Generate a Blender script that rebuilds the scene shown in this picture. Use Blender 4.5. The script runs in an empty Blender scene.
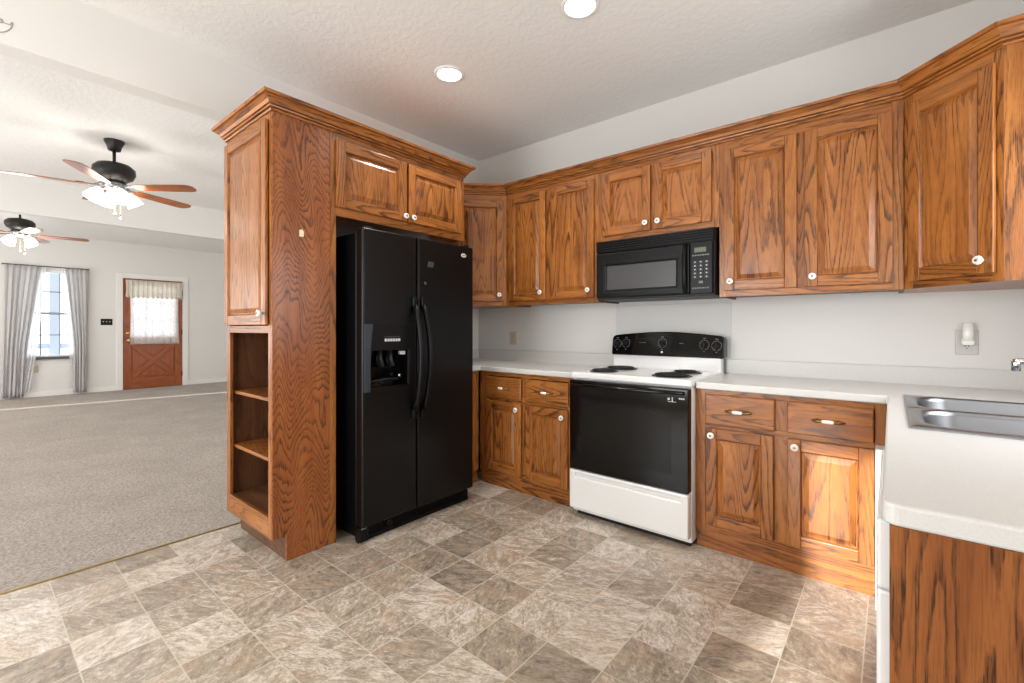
import bpy, bmesh, math, random
from mathutils import Vector, Matrix
random.seed(7)
C = bpy.context.scene.collection
SC = bpy.context.scene
R = math.radians

# ------------------------------------------------------------------ camera
cam_d = bpy.data.cameras.new('camera')
cam = bpy.data.objects.new('camera', cam_d); C.objects.link(cam)
cam.location = (0, 0, 1.21)
cam.rotation_euler = (R(90), 0, math.atan(379 / 456.0))
cam_d.sensor_width = 36; cam_d.lens = 456 / 1024 * 36
cam_d.shift_y = -13.5 / 1024
cam_d.clip_start = 0.02; cam_d.clip_end = 200
SC.camera = cam

# ------------------------------------------------------------------ view, world, daylight
SC.view_settings.view_transform = 'Standard'
SC.view_settings.look = 'None'
SC.view_settings.exposure = -0.25
SC.view_settings.gamma = 1.0
SC.view_settings.use_curve_mapping = False
SC.cycles.max_bounces = 10
SC.cycles.diffuse_bounces = 5
SC.cycles.glossy_bounces = 4
SC.cycles.transmission_bounces = 6
SC.cycles.transparent_max_bounces = 12
SC.cycles.caustics_reflective = False
SC.cycles.caustics_refractive = False
SC.cycles.sample_clamp_indirect = 6.0
SC.cycles.use_denoising = True

w = bpy.data.worlds.new('sky'); SC.world = w; w.use_nodes = True
wn = w.node_tree
bg = wn.nodes['Background']
bg.inputs['Color'].default_value = (0.86, 0.93, 1.0, 1); bg.inputs['Strength'].default_value = 3.0

def sun_lamp(energy, direction, angle):
    l = bpy.data.lights.new('sun', 'SUN'); l.energy = energy; l.angle = R(angle); l.color = (1, 0.97, 0.93)
    o = bpy.data.objects.new('sun', l); C.objects.link(o)
    o.rotation_euler = Vector(direction).to_track_quat('-Z', 'Y').to_euler()
    o.location = (0, -6, 4)
def window_fill_light(loc, direction, sx, sy, power, color=(1, 0.97, 0.93)):  # area lamp added at a window in place of daylight
    l = bpy.data.lights.new('window_fill_lamp', 'AREA'); l.shape = 'RECTANGLE'; l.size = sx; l.size_y = sy
    l.energy = power; l.color = color
    o = bpy.data.objects.new('window_fill_lamp', l); C.objects.link(o)
    o.location = loc; o.rotation_euler = Vector(direction).to_track_quat('-Z', 'Z').to_euler()
sun_lamp(11.0, (0.17, 1.0, -0.31), 1.2)
window_fill_light((0.70, 1.95, 1.60), (-1, 0, 0), 1.2, 1.0, 26, (0.95, 0.975, 1.0))          # window over the sink
window_fill_light((-2.05, -1.775, 1.25), (0, 1, 0), 1.6, 2.0, 98, (0.95, 0.975, 1.0))           # added area lamp in front of an unseen blind behind the camera
window_fill_light((0.25, -1.775, 1.55), (0, 1, 0), 0.8, 1.1, 12, (0.95, 0.975, 1.0))            # added area lamp in front of a small unseen window
window_fill_light((-5.6, -1.975, 1.35), (0, 1, 0), 2.2, 1.7, 78, (0.99, 0.99, 1.0))            # added area lamps in front of the unseen living room blinds
window_fill_light((-9.2, -1.975, 1.35), (0, 1, 0), 2.2, 1.7, 78, (0.99, 0.99, 1.0))

# ------------------------------------------------------------------ materials
def mat(name):
    m = bpy.data.materials.new(name); m.use_nodes = True
    nt = m.node_tree
    return m, nt, nt.nodes['Principled BSDF']
def srgb(r, g, b):
    f = lambda c: (c / 255 / 12.92) if c / 255 <= 0.04045 else ((c / 255 + 0.055) / 1.055) ** 2.4
    return (f(r), f(g), f(b), 1)
def plain(name, col, rough=0.5, metal=0.0, spec=0.5, emis=None, es=0, coat=0, bump=None):
    m, nt, b = mat(name)
    b.inputs['Base Color'].default_value = srgb(*col)
    b.inputs['Roughness'].default_value = rough
    b.inputs['Metallic'].default_value = metal
    b.inputs['Specular IOR Level'].default_value = spec
    b.inputs['Coat Weight'].default_value = coat
    if emis:
        b.inputs['Emission Color'].default_value = srgb(*emis); b.inputs['Emission Strength'].default_value = es
    if bump:
        tc = nt.nodes.new('ShaderNodeTexCoord')
        n = nt.nodes.new('ShaderNodeTexNoise'); n.inputs['Scale'].default_value = bump[0]; n.inputs['Detail'].default_value = 3
        bp = nt.nodes.new('ShaderNodeBump'); bp.inputs['Strength'].default_value = bump[1]; bp.inputs['Distance'].default_value = bump[2]
        nt.links.new(tc.outputs['Object'], n.inputs['Vector'])
        nt.links.new(n.outputs['Fac'], bp.inputs['Height']); nt.links.new(bp.outputs['Normal'], b.inputs['Normal'])
    return m
def node(nt, t, **kw):
    n = nt.nodes.new(t)
    for k, v in kw.items(): setattr(n, k, v)
    return n
def math_n(nt, op, a, b=None, c=None):
    n = nt.nodes.new('ShaderNodeMath'); n.operation = op
    for i, x in enumerate((a, b, c)):
        if x is None: continue
        if isinstance(x, (int, float)): n.inputs[i].default_value = x
        else: nt.links.new(x, n.inputs[i])
    return n.outputs[0]
def ramp(nt, fac, stops, interp='LINEAR'):
    n = nt.nodes.new('ShaderNodeValToRGB'); n.color_ramp.interpolation = interp
    el = n.color_ramp.elements
    while len(el) < len(stops): el.new(0.5)
    for e, (p, c) in zip(el, stops): e.position = p; e.color = c
    nt.links.new(fac, n.inputs['Fac'])
    return n.outputs['Color']
def mixc(nt, fac, a, b, blend='MIX'):
    n = nt.nodes.new('ShaderNodeMix'); n.data_type = 'RGBA'; n.blend_type = blend
    for s, x in ((0, fac), (6, a), (7, b)):
        if isinstance(x, (int, float)): n.inputs[s].default_value = x
        elif isinstance(x, tuple): n.inputs[s].default_value = x
        else: nt.links.new(x, n.inputs[s])
    return n.outputs[2]
def scaled(nt, vec, s):
    n = nt.nodes.new('ShaderNodeMapping'); n.inputs['Scale'].default_value = s
    nt.links.new(vec, n.inputs['Vector']); return n.outputs['Vector']
def noise(nt, vec, scale, detail=2, rough=0.5, dist=0.0, out='Fac'):
    n = nt.nodes.new('ShaderNodeTexNoise'); n.inputs['Scale'].default_value = scale
    n.inputs['Detail'].default_value = detail; n.inputs['Roughness'].default_value = rough; n.inputs['Distortion'].default_value = dist
    nt.links.new(vec, n.inputs['Vector']); return n.outputs[out]

def oak(name, light, mid, dark, su=5.0, sv=0.75, rings=11.0, wob=0.5, linew=0.5, rough=0.30, vk=3.0):
    """varnished oak: contours of a stretched field make the cathedral grain, fine pores on top (UV: u across, v along the grain, metres)"""
    m, nt, b = mat(name)
    uv = node(nt, 'ShaderNodeUVMap').outputs['UV']
    sx = node(nt, 'ShaderNodeSeparateXYZ'); nt.links.new(uv, sx.inputs[0])
    base = noise(nt, scaled(nt, uv, (su, sv, 1)), 1.0, 1.0, 0.4)
    wobn = noise(nt, scaled(nt, uv, (55, 9, 1)), 1.0, 3.0, 0.65)
    fine = noise(nt, scaled(nt, uv, (260, 22, 1)), 1.0, 2.0, 0.6)
    val = math_n(nt, 'ADD', math_n(nt, 'MULTIPLY', base, rings), math_n(nt, 'MULTIPLY', wobn, wob))
    val = math_n(nt, 'ADD', val, math_n(nt, 'MULTIPLY', sx.outputs['Y'], vk))
    val = math_n(nt, 'ADD', val, math_n(nt, 'MULTIPLY', fine, 0.22))
    fr = math_n(nt, 'FRACT', val)
    grain = ramp(nt, fr, [(0.0, (1, 1, 1, 1)), (0.12, (0.85, 0.85, 0.85, 1)), (0.34, (0.18, 0.18, 0.18, 1)), (0.90, (0, 0, 0, 1)), (1.0, (1, 1, 1, 1))])
    # how strongly the growth lines show varies over the board
    patch = ramp(nt, noise(nt, scaled(nt, uv, (7, 0.9, 1)), 1.0, 2.0, 0.5), [(0.36, (0.34, 0.34, 0.34, 1)), (0.62, (1, 1, 1, 1))])
    pore = noise(nt, scaled(nt, uv, (380, 13, 1)), 1.0, 2.0, 0.6)
    porem = ramp(nt, pore, [(0.48, (0, 0, 0, 1)), (0.66, (1, 1, 1, 1))])
    gp = math_n(nt, 'MULTIPLY', math_n(nt, 'MULTIPLY', grain, patch), math_n(nt, 'ADD', math_n(nt, 'MULTIPLY', porem, 0.5), 0.65))
    gp = math_n(nt, 'MINIMUM', math_n(nt, 'ADD', math_n(nt, 'MULTIPLY', gp, linew * 1.6), math_n(nt, 'MULTIPLY', porem, 0.32)), 1.0)
    broad = noise(nt, scaled(nt, uv, (16, 1.3, 1)), 1.0, 4.0, 0.6)
    ground = mixc(nt, ramp(nt, broad, [(0.35, (0, 0, 0, 1)), (0.65, (1, 1, 1, 1))]), srgb(*mid), srgb(*light))
    col = mixc(nt, gp, ground, srgb(*dark))
    tone = node(nt, 'ShaderNodeAttribute', attribute_name='tone').outputs['Color']
    col = mixc(nt, 1.0, col, tone, 'MULTIPLY')
    nt.links.new(col, b.inputs['Base Color'])
    b.inputs['Roughness'].default_value = rough
    b.inputs['Specular IOR Level'].default_value = 0.42; b.inputs['Coat Weight'].default_value = 0.10; b.inputs['Coat Roughness'].default_value = 0.15
    bp = node(nt, 'ShaderNodeBump'); bp.inputs['Strength'].default_value = 0.12; bp.inputs['Distance'].default_value = 0.0006
    bp.invert = True
    nt.links.new(gp, bp.inputs['Height']); nt.links.new(bp.outputs['Normal'], b.inputs['Normal'])
    return m
OAK = oak('oak', (184, 117, 56), (152, 90, 40), (62, 30, 10), su=9.0, sv=0.75, rings=13.0, wob=0.6, linew=0.70, vk=3.5)
VENEER = oak('oak_veneer', (178, 106, 54), (152, 84, 40), (66, 32, 12), su=8.0, sv=1.9, rings=15.0, wob=1.1, linew=0.70, vk=21.0)
ENDOAK_SHADED = oak('oak_end_panel_shaded', (154, 94, 46), (128, 72, 33), (58, 30, 12), su=16.0, sv=1.0, rings=8.0, wob=0.8, linew=0.62, vk=2.5)  # oak colour darkened for the shade on the end panel
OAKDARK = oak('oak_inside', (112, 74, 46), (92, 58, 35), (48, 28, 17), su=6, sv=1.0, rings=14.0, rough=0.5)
DOORWOOD = oak('front_door_wood', (168, 90, 44), (146, 74, 32), (98, 44, 18), rings=5, linew=0.3)
FANWOOD = oak('fan_blade_wood', (170, 100, 52), (140, 78, 38), (88, 46, 22), rings=6, linew=0.4)

WALL = plain('wall_paint', (226, 224, 220), 0.7, bump=(120, 0.05, 0.002))
WALLK = plain('kitchen_wall_paint', (220, 218, 214), 0.7, bump=(120, 0.05, 0.002))
TRIMW = plain('white_trim_paint', (236, 234, 230), 0.45)
def ceiling_mat():
    m, nt, b = mat('knockdown_ceiling')
    b.inputs['Base Color'].default_value = srgb(236, 235, 232); b.inputs['Roughness'].default_value = 0.85
    tc = node(nt, 'ShaderNodeTexCoord').outputs['Object']
    n = noise(nt, tc, 26, 4, 0.6, 0.6)
    r = ramp(nt, n, [(0.42, (0, 0, 0, 1)), (0.6, (1, 1, 1, 1))])
    bp = node(nt, 'ShaderNodeBump'); bp.inputs['Strength'].default_value = 0.22; bp.inputs['Distance'].default_value = 0.005
    nt.links.new(r, bp.inputs['Height']); nt.links.new(bp.outputs['Normal'], b.inputs['Normal'])
    return m
CEIL = ceiling_mat()
def carpet_mat():
    m, nt, b = mat('carpet')
    tc = node(nt, 'ShaderNodeTexCoord').outputs['Object']
    n1 = noise(nt, tc, 60, 3, 0.7)
    n2 = noise(nt, tc, 2.2, 4, 0.6, 0.4)
    c1 = ramp(nt, n1, [(0.3, srgb(130, 118, 107)), (0.7, srgb(190, 178, 166))])
    c2 = ramp(nt, n2, [(0.3, srgb(232, 231, 230)), (0.7, srgb(255, 255, 255))])
    nt.links.new(mixc(nt, 1.0, c1, c2, 'MULTIPLY'), b.inputs['Base Color'])
    b.inputs['Roughness'].default_value = 0.95; b.inputs['Specular IOR Level'].default_value = 0.1
    b.inputs['Sheen Weight'].default_value = 0.2
    bp = node(nt, 'ShaderNodeBump'); bp.inputs['Strength'].default_value = 0.8; bp.inputs['Distance'].default_value = 0.012
    nt.links.new(n1, bp.inputs['Height']); nt.links.new(bp.outputs['Normal'], b.inputs['Normal'])
    return m
CARPET = carpet_mat()
def tile_mat():
    m, nt, b = mat('vinyl_stone_tile')
    tc = node(nt, 'ShaderNodeTexCoord').outputs['Object']
    sep = node(nt, 'ShaderNodeSeparateXYZ'); nt.links.new(tc, sep.inputs[0])
    S = 0.2355
    gx = math_n(nt, 'DIVIDE', math_n(nt, 'ADD', sep.outputs['X'], 0.784 + 20 * S), S)
    gy = math_n(nt, 'DIVIDE', math_n(nt, 'ADD', sep.outputs['Y'], -1.675 + 30 * S), S)
    ix = math_n(nt, 'FLOOR', gx); iy = math_n(nt, 'FLOOR', gy)
    fx = math_n(nt, 'FRACT', gx); fy = math_n(nt, 'FRACT', gy)
    cell = node(nt, 'ShaderNodeCombineXYZ'); nt.links.new(ix, cell.inputs[0]); nt.links.new(iy, cell.inputs[1])
    wn_ = node(nt, 'ShaderNodeTexWhiteNoise', noise_dimensions='3D'); nt.links.new(cell.outputs[0], wn_.inputs['Vector'])
    rnd = wn_.outputs['Value']; rcol = wn_.outputs['Color']
    sc_ = node(nt, 'ShaderNodeSeparateColor'); nt.links.new(rcol, sc_.inputs[0])
    # half tiles: veins run along x in some tiles and along y in others
    swap = math_n(nt, 'GREATER_THAN', sc_.outputs[1], 0.5)
    off = math_n(nt, 'MULTIPLY', rnd, 57.0)
    va = node(nt, 'ShaderNodeCombineXYZ'); vb = node(nt, 'ShaderNodeCombineXYZ')
    px = math_n(nt, 'ADD', sep.outputs['X'], math_n(nt, 'MULTIPLY', sep.outputs['Y'], 0.55))
    py = math_n(nt, 'SUBTRACT', sep.outputs['Y'], math_n(nt, 'MULTIPLY', sep.outputs['X'], 0.55))
    nt.links.new(math_n(nt, 'MULTIPLY', px, 6.0), va.inputs[0]); nt.links.new(math_n(nt, 'MULTIPLY', py, 15.0), va.inputs[1]); nt.links.new(off, va.inputs[2])
    nt.links.new(math_n(nt, 'MULTIPLY', px, 12.0), vb.inputs[0]); nt.links.new(math_n(nt, 'MULTIPLY', py, 7.0), vb.inputs[1]); nt.links.new(off, vb.inputs[2])
    vec = node(nt, 'ShaderNodeMix'); vec.data_type = 'VECTOR'
    nt.links.new(swap, vec.inputs[0]); nt.links.new(va.outputs[0], vec.inputs[4]); nt.links.new(vb.outputs[0], vec.inputs[5])
    v = vec.outputs[1]
    n1 = noise(nt, v, 1.5, 8, 0.72, 1.0)
    n2 = noise(nt, v, 7.0, 6, 0.75, 0.8)
    n3 = noise(nt, v, 0.6, 3, 0.5, 0.5)
    shift = math_n(nt, 'MULTIPLY', math_n(nt, 'SUBTRACT', sc_.outputs[0], 0.5), 0.15)
    f = math_n(nt, 'ADD', math_n(nt, 'ADD', math_n(nt, 'MULTIPLY', n1, 0.56), math_n(nt, 'MULTIPLY', n2, 0.44)), shift)
    col = ramp(nt, f, [(0.33, srgb(104, 93, 81)), (0.43, srgb(144, 132, 117)), (0.51, srgb(170, 157, 140)), (0.57, srgb(200, 189, 175)), (0.66, srgb(222, 213, 201))])
    rust = ramp(nt, n3, [(0.50, (0, 0, 0, 1)), (0.72, (0.4, 0.4, 0.4, 1))])
    col = mixc(nt, rust, col, srgb(180, 150, 120))
    # grout
    ex = math_n(nt, 'MINIMUM', fx, math_n(nt, 'SUBTRACT', 1.0, fx))
    ey = math_n(nt, 'MINIMUM', fy, math_n(nt, 'SUBTRACT', 1.0, fy))
    gxm = math_n(nt, 'LESS_THAN', ex, 0.010)
    gym = math_n(nt, 'LESS_THAN', ey, 0.010)
    col = mixc(nt, math_n(nt, 'MULTIPLY', gym, 0.75), col, srgb(196, 188, 172))
    col = mixc(nt, math_n(nt, 'MULTIPLY', gxm, 0.8), col, srgb(200, 192, 176))
    nt.links.new(col, b.inputs['Base Color'])
    b.inputs['Roughness'].default_value = 0.33
    bp = node(nt, 'ShaderNodeBump'); bp.inputs['Strength'].default_value = 0.25; bp.inputs['Distance'].default_value = 0.001
    nt.links.new(math_n(nt, 'SUBTRACT', n2, math_n(nt, 'MAXIMUM', gxm, gym)), bp.inputs['Height']); nt.links.new(bp.outputs['Normal'], b.inputs['Normal'])
    return m
TILE = tile_mat()
def laminate_mat():
    m, nt, b = mat('speckled_laminate')
    tc = node(nt, 'ShaderNodeTexCoord').outputs['Object']
    n = noise(nt, tc, 260, 3, 0.7)
    c = ramp(nt, n, [(0.35, srgb(204, 203, 199)), (0.6, srgb(211, 210, 206))])
    nt.links.new(c, b.inputs['Base Color']); b.inputs['Roughness'].default_value = 0.32
    return m
LAM = laminate_mat()
BLACK = plain('black_plastic', (12, 12, 13), 0.36, spec=0.2)
BLACKTEX = plain('black_textured_enamel', (7, 7, 8), 0.33, spec=0.28, bump=(420, 0.25, 0.0008))
BLACKGLASS = plain('black_glass', (5, 5, 6), 0.08, spec=0.35)
DARKGREY = plain('dark_grey_plastic', (38, 40, 43), 0.4, spec=0.3)
BLUEGREY = plain('dispenser_highlight_strip', (44, 52, 60), 0.35)
MWGLASS = plain('microwave_window', (74, 74, 75), 0.25, spec=0.3)
ENAMEL = plain('white_enamel', (228, 228, 226), 0.2, coat=0.2)
WHITEP = plain('white_plastic', (238, 237, 233), 0.4)
CERAMIC = plain('white_ceramic', (244, 241, 234), 0.15, coat=0.4)
BRASS = plain('antique_brass', (150, 118, 70), 0.35, 1.0)
BRIGHTBRASS = plain('bright_brass', (208, 170, 96), 0.25, 1.0)
STEEL = plain('brushed_steel', (146, 147, 150), 0.30, 1.0)
CHROME = plain('chrome', (225, 226, 228), 0.08, 1.0)
BRONZE = plain('dark_bronze', (46, 44, 42), 0.45, 0.6)
ALMOND = plain('almond_plastic', (196, 186, 164), 0.4)
GREYPL = plain('grey_plate', (196, 194, 190), 0.4)
COIL = plain('burner_coil', (20, 20, 21), 0.5)
MARK = plain('white_marking', (205, 205, 205), 0.5)
MARKDIM = plain('grey_marking', (120, 120, 120), 0.5)
LCD = plain('display', (92, 96, 78), 0.3)
DARKSILL = plain('dark_sill', (82, 84, 88), 0.5)
SHADE = plain('frosted_glass', (255, 252, 245), 0.4, emis=(255, 244, 226), es=9.0)
LENS = plain('lamp_lens', (255, 250, 240), 0.4, emis=(255, 246, 232), es=14.0)
BLIND = plain('glowing_white_blind', (240, 238, 234), 0.7, emis=(255, 250, 242), es=0.9)  # even glow added in place of daylight through the blind
DECAL = plain('grey_decal', (172, 168, 162), 0.6)
NAILW = plain('chipped_white', (236, 222, 200), 0.6)
STICK = plain('grey_sticker', (66, 66, 68), 0.5)
OUTW = plain('outside_grey', (170, 182, 200), 0.8)
SHADOWGAP = plain('dark_recess', (24, 20, 18), 0.8)
def glass_mat():
    m, nt, b = mat('window_glass')
    out = nt.nodes['Material Output']
    tr = node(nt, 'ShaderNodeBsdfTransparent'); gl = node(nt, 'ShaderNodeBsdfGlossy'); gl.inputs['Roughness'].default_value = 0.02
    mx = node(nt, 'ShaderNodeMixShader'); mx.inputs[0].default_value = 0.06
    nt.links.new(tr.outputs[0], mx.inputs[1]); nt.links.new(gl.outputs[0], mx.inputs[2]); nt.links.new(mx.outputs[0], out.inputs[0])
    return m
GLASS = glass_mat()
def cloth_mat(name, col, transl, transp, lace=False):
    m, nt, b = mat(name)
    out = nt.nodes['Material Output']
    df = node(nt, 'ShaderNodeBsdfDiffuse'); df.inputs[0].default_value = srgb(*col)
    tl = node(nt, 'ShaderNodeBsdfTranslucent'); tl.inputs[0].default_value = srgb(*col)
    tp = node(nt, 'ShaderNodeBsdfTransparent')
    m1 = node(nt, 'ShaderNodeMixShader'); m1.inputs[0].default_value = transl
    m2 = node(nt, 'ShaderNodeMixShader'); m2.inputs[0].default_value = transp
    nt.links.new(df.outputs[0], m1.inputs[1]); nt.links.new(tl.outputs[0], m1.inputs[2])
    nt.links.new(m1.outputs[0], m2.inputs[1]); nt.links.new(tp.outputs[0], m2.inputs[2])
    tc = node(nt, 'ShaderNodeTexCoord').outputs['Object']
    n = noise(nt, tc, 28 if lace else 45, 3, 0.7, 0.5)
    r = ramp(nt, n, [(0.40, (transp * 0.3,) * 3 + (1,)), (0.62, (min(1, transp * 1.9),) * 3 + (1,))])
    nt.links.new(r, m2.inputs[0])
    nt.links.new(m2.outputs[0], out.inputs[0])
    return m
CURTAIN = cloth_mat('curtain_cloth', (222, 220, 220), 0.35, 0.05)
SHEER = cloth_mat('sheer_cloth', (240, 240, 242), 0.5, 0.16)
LACE = cloth_mat('lace_cloth', (250, 249, 248), 0.6, 0.16, True)
VALANCE = cloth_mat('lace_valance_cloth', (244, 240, 230), 0.45, 0.06, True)

# ------------------------------------------------------------------ mesh builder
class MB:
    def __init__(s):
        s.v = []; s.f = []; s.uv = []; s.mi = []; s.sm = []; s.tn = []
        s.new_piece()
    def new_piece(s):
        s.o = (random.uniform(0, 40), random.uniform(0, 40)); s.t = random.uniform(0.88, 1.06)
    def face(s, pts, g=(0, 0, 1), mi=0, smooth=False, idx=None):
        P = [Vector(p) for p in pts]
        n = Vector((0, 0, 0))
        for i in range(1, len(P) - 1): n += (P[i] - P[0]).cross(P[i + 1] - P[0])
        if n.length < 1e-14: n = Vector((0, 0, 1))
        n.normalize()
        gv = Vector(g).normalized()
        if abs(n.dot(gv)) > 0.9:
            gv = Vector((1, 0, 0)) if abs(gv.x) < 0.5 else Vector((0, 0, 1))
        ua = n.cross(gv); ua.normalize()
        s.uv.append([(p.dot(ua) + s.o[0], p.dot(gv) + s.o[1]) for p in P])
        if idx is None:
            b = len(s.v); s.v.extend([tuple(p) for p in P]); idx = tuple(range(b, b + len(P)))
        s.f.append(tuple(idx)); s.mi.append(mi); s.sm.append(smooth); s.tn.append(s.t)
    def hexa(s, c, g=(0, 0, 1), mi=0):
        b = len(s.v); s.v.extend([tuple(p) for p in c])
        for q in ((0, 3, 2, 1), (4, 5, 6, 7), (0, 1, 5, 4), (1, 2, 6, 5), (2, 3, 7, 6), (3, 0, 4, 7)):
            s.face([c[i] for i in q], g, mi, False, [b + i for i in q])
    def box(s, x0, y0, z0, x1, y1, z1, g='z', mi=0, new=True):
        if new: s.new_piece()
        G = {'x': (1, 0, 0), 'y': (0, 1, 0), 'z': (0, 0, 1)}[g]
        s.hexa([(x0, y0, z0), (x1, y0, z0), (x1, y1, z0), (x0, y1, z0), (x0, y0, z1), (x1, y0, z1), (x1, y1, z1), (x0, y1, z1)], G, mi)
        return s
    def strip_faces(s, rings, closed=True, mi=0, smooth=True, g=(0, 0, 1), caps=True):
        b = len(s.v); n = len(rings[0])
        for r in rings: s.v.extend([tuple(p) for p in r])
        for i in range(len(rings) - 1):
            for j in range(n if closed else n - 1):
                k = (j + 1) % n
                q = [b + i * n + j, b + i * n + k, b + (i + 1) * n + k, b + (i + 1) * n + j]
                s.face([s.v[a] for a in q], g, mi, smooth, q)
        if caps and closed:
            q = [b + j for j in range(n)][::-1]; s.face([s.v[a] for a in q], g, mi, False, q)
            q = [b + (len(rings) - 1) * n + j for j in range(n)]; s.face([s.v[a] for a in q], g, mi, False, q)
        return s
    def lathe(s, prof, c=(0, 0, 0), axis='z', n=24, mi=0, smooth=True, caps=True):
        rings = []
        for r, h in prof:
            ring = []
            for j in range(n):
                a = 2 * math.pi * j / n; p, q = r * math.cos(a), r * math.sin(a)
                if axis == 'z': ring.append((c[0] + p, c[1] + q, c[2] + h))
                elif axis == 'y': ring.append((c[0] + p, c[1] - h, c[2] + q))
                else: ring.append((c[0] + h, c[1] + p, c[2] + q))
            rings.append(ring)
        return s.strip_faces(rings, True, mi, smooth, caps=caps)
    def tube(s, path, r, n=10, mi=0, flat=1.0, up=(0, 0, 1)):
        P = [Vector(p) for p in path]; rings = []
        rr = r if isinstance(r, (list, tuple)) else [r] * len(P)
        for i, p in enumerate(P):
            t = (P[min(i + 1, len(P) - 1)] - P[max(i - 1, 0)]).normalized()
            u = Vector(up)
            if abs(t.dot(u)) > 0.95: u = Vector((1, 0, 0))
            a = t.cross(u).normalized(); bb = a.cross(t).normalized()
            rings.append([p + a * (rr[i] * math.cos(2 * math.pi * j / n)) + bb * (rr[i] * flat * math.sin(2 * math.pi * j / n)) for j in range(n)])
        return s.strip_faces(rings, True, mi, True)
    def prism(s, outline, d0, d1, axis='z', g=(0, 0, 1), mi=0, new=True):
        """outline: 2D points; axis z -> (x,y), axis y -> (x,z), axis x -> (y,z)"""
        if new: s.new_piece()
        f = {'z': lambda p, d: (p[0], p[1], d), 'y': lambda p, d: (p[0], d, p[1]), 'x': lambda p, d: (d, p[0], p[1])}[axis]
        return s.strip_faces([[f(p, d0) for p in outline], [f(p, d1) for p in outline]], True, mi, False, g)
    def plate(s, xs, ys, skip, d0, d1, axis='z', g=(0, 0, 1), mi=0):
        """grid plate with missing cells, one closed shell with shared vertices"""
        s.new_piece()
        f = {'z': lambda a, b_, d: (a, b_, d), 'y': lambda a, b_, d: (a, d, b_), 'x': lambda a, b_, d: (d, a, b_)}[axis]
        nx, ny = len(xs) - 1, len(ys) - 1
        V = {}
        def vid(i, j, k):
            key = (i, j, k)
            if key not in V: V[key] = len(s.v); s.v.append(f(xs[i], ys[j], (d0, d1)[k]))
            return V[key]
        on = lambda i, j: 0 <= i < nx and 0 <= j < ny and (i, j) not in skip
        def add(q): s.face([s.v[a] for a in q], g, mi, False, q)
        for i in range(nx):
            for j in range(ny):
                if not on(i, j): continue
                add([vid(i, j, 1), vid(i + 1, j, 1), vid(i + 1, j + 1, 1), vid(i, j + 1, 1)])
                add([vid(i, j + 1, 0), vid(i + 1, j + 1, 0), vid(i + 1, j, 0), vid(i, j, 0)])
                if not on(i - 1, j): add([vid(i, j, 0), vid(i, j, 1), vid(i, j + 1, 1), vid(i, j + 1, 0)])
                if not on(i + 1, j): add([vid(i + 1, j, 0), vid(i + 1, j + 1, 0), vid(i + 1, j + 1, 1), vid(i + 1, j, 1)])
                if not on(i, j - 1): add([vid(i, j, 0), vid(i + 1, j, 0), vid(i + 1, j, 1), vid(i, j, 1)])
                if not on(i, j + 1): add([vid(i, j + 1, 0), vid(i, j + 1, 1), vid(i + 1, j + 1, 1), vid(i + 1, j + 1, 0)])
        return s
    def build(s, name, mats, parent=None, bevel=0, seg=2, loc=None, rot=None, fix=True):
        me = bpy.data.meshes.new(name)
        me.from_pydata(s.v, [], s.f)
        if not isinstance(mats, (list, tuple)): mats = [mats]
        for m in mats: me.materials.append(m)
        me.uv_layers.new(name='UVMap')
        me.color_attributes.new('tone', 'FLOAT_COLOR', 'CORNER')
        me.polygons.foreach_set('material_index', s.mi)
        me.polygons.foreach_set('use_smooth', s.sm)
        uvs = [c for f in s.uv for q in f for c in q]
        tones = [c for pi, f in enumerate(s.f) for _ in f for c in (s.tn[pi],) * 3 + (1.0,)]
        me.uv_layers['UVMap'].data.foreach_set('uv', uvs)
        me.color_attributes['tone'].data.foreach_set('color', tones)
        if fix:
            bm = bmesh.new(); bm.from_mesh(me); bmesh.ops.recalc_face_normals(bm, faces=bm.faces); bm.to_mesh(me); bm.free()
        o = bpy.data.objects.new(name, me); C.objects.link(o)
        if parent: o.parent = parent
        if loc: o.location = loc
        if rot: o.rotation_euler = rot
        if bevel:
            md = o.modifiers.new('bevel', 'BEVEL'); md.width = bevel; md.segments = seg; md.limit_method = 'ANGLE'; md.angle_limit = R(40)
        return o

def thing(name, label, cat, loc=(0, 0, 0), rz=0.0, group=None):
    o = bpy.data.objects.new(name, None); C.objects.link(o); o.empty_display_size = 0.1
    o.location = loc; o.rotation_euler = (0, 0, rz)
    return tag(o, label, cat, group)
def tag(o, label, cat, group=None):
    o['label'] = label; o['category'] = cat
    if group: o['group'] = group
    return o
def struct(o):
    o['kind'] = 'structure'; return o

# ------------------------------------------------------------------ room shell
XL, XR, YB, YR, ZC = -3.09, 0.66, 3.21, -1.80, 2.835      # kitchen
XF, YLR, YLB = -11.5, -2.0, 4.6                            # living room
struct(MB().box(XL - 0.02, YR, -0.05, XR, YB, 0).build('floor', TILE))
o = struct(MB().box(XF, YLR, -0.05, XL - 0.02, YLB, 0.004).build('floor_carpet', CARPET))
o['label'] = 'beige grey carpet of the living room'
struct(MB().box(XL - 0.14, YR - 0.12, ZC, XR + 0.1, YB + 0.1, ZC + 0.08).build('ceiling', CEIL))
struct(MB().box(-7.26, YLR, ZC, XL - 0.14, YLB, ZC + 0.08).build('ceiling_living', CEIL))
struct(MB().box(XF, YLR, 2.87, -7.26, YLB, 3.01).build('ceiling_far', CEIL))
struct(MB().box(XL - 0.13, YB, 0, XR + 0.1, YB + 0.1, ZC).build('wall_back', WALLK))
struct(MB().box(XL - 0.13, 1.29, 0, XL, YB, ZC).build('wall_left', WALL))
struct(MB().box(XL - 0.13, YR, 2.497, XL, 1.29, ZC).build('wall_header', WALL))
struct(MB().box(-7.26, YLR, 2.44, -7.13, YLB, 2.93).build('wall_living_header', WALL))
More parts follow.
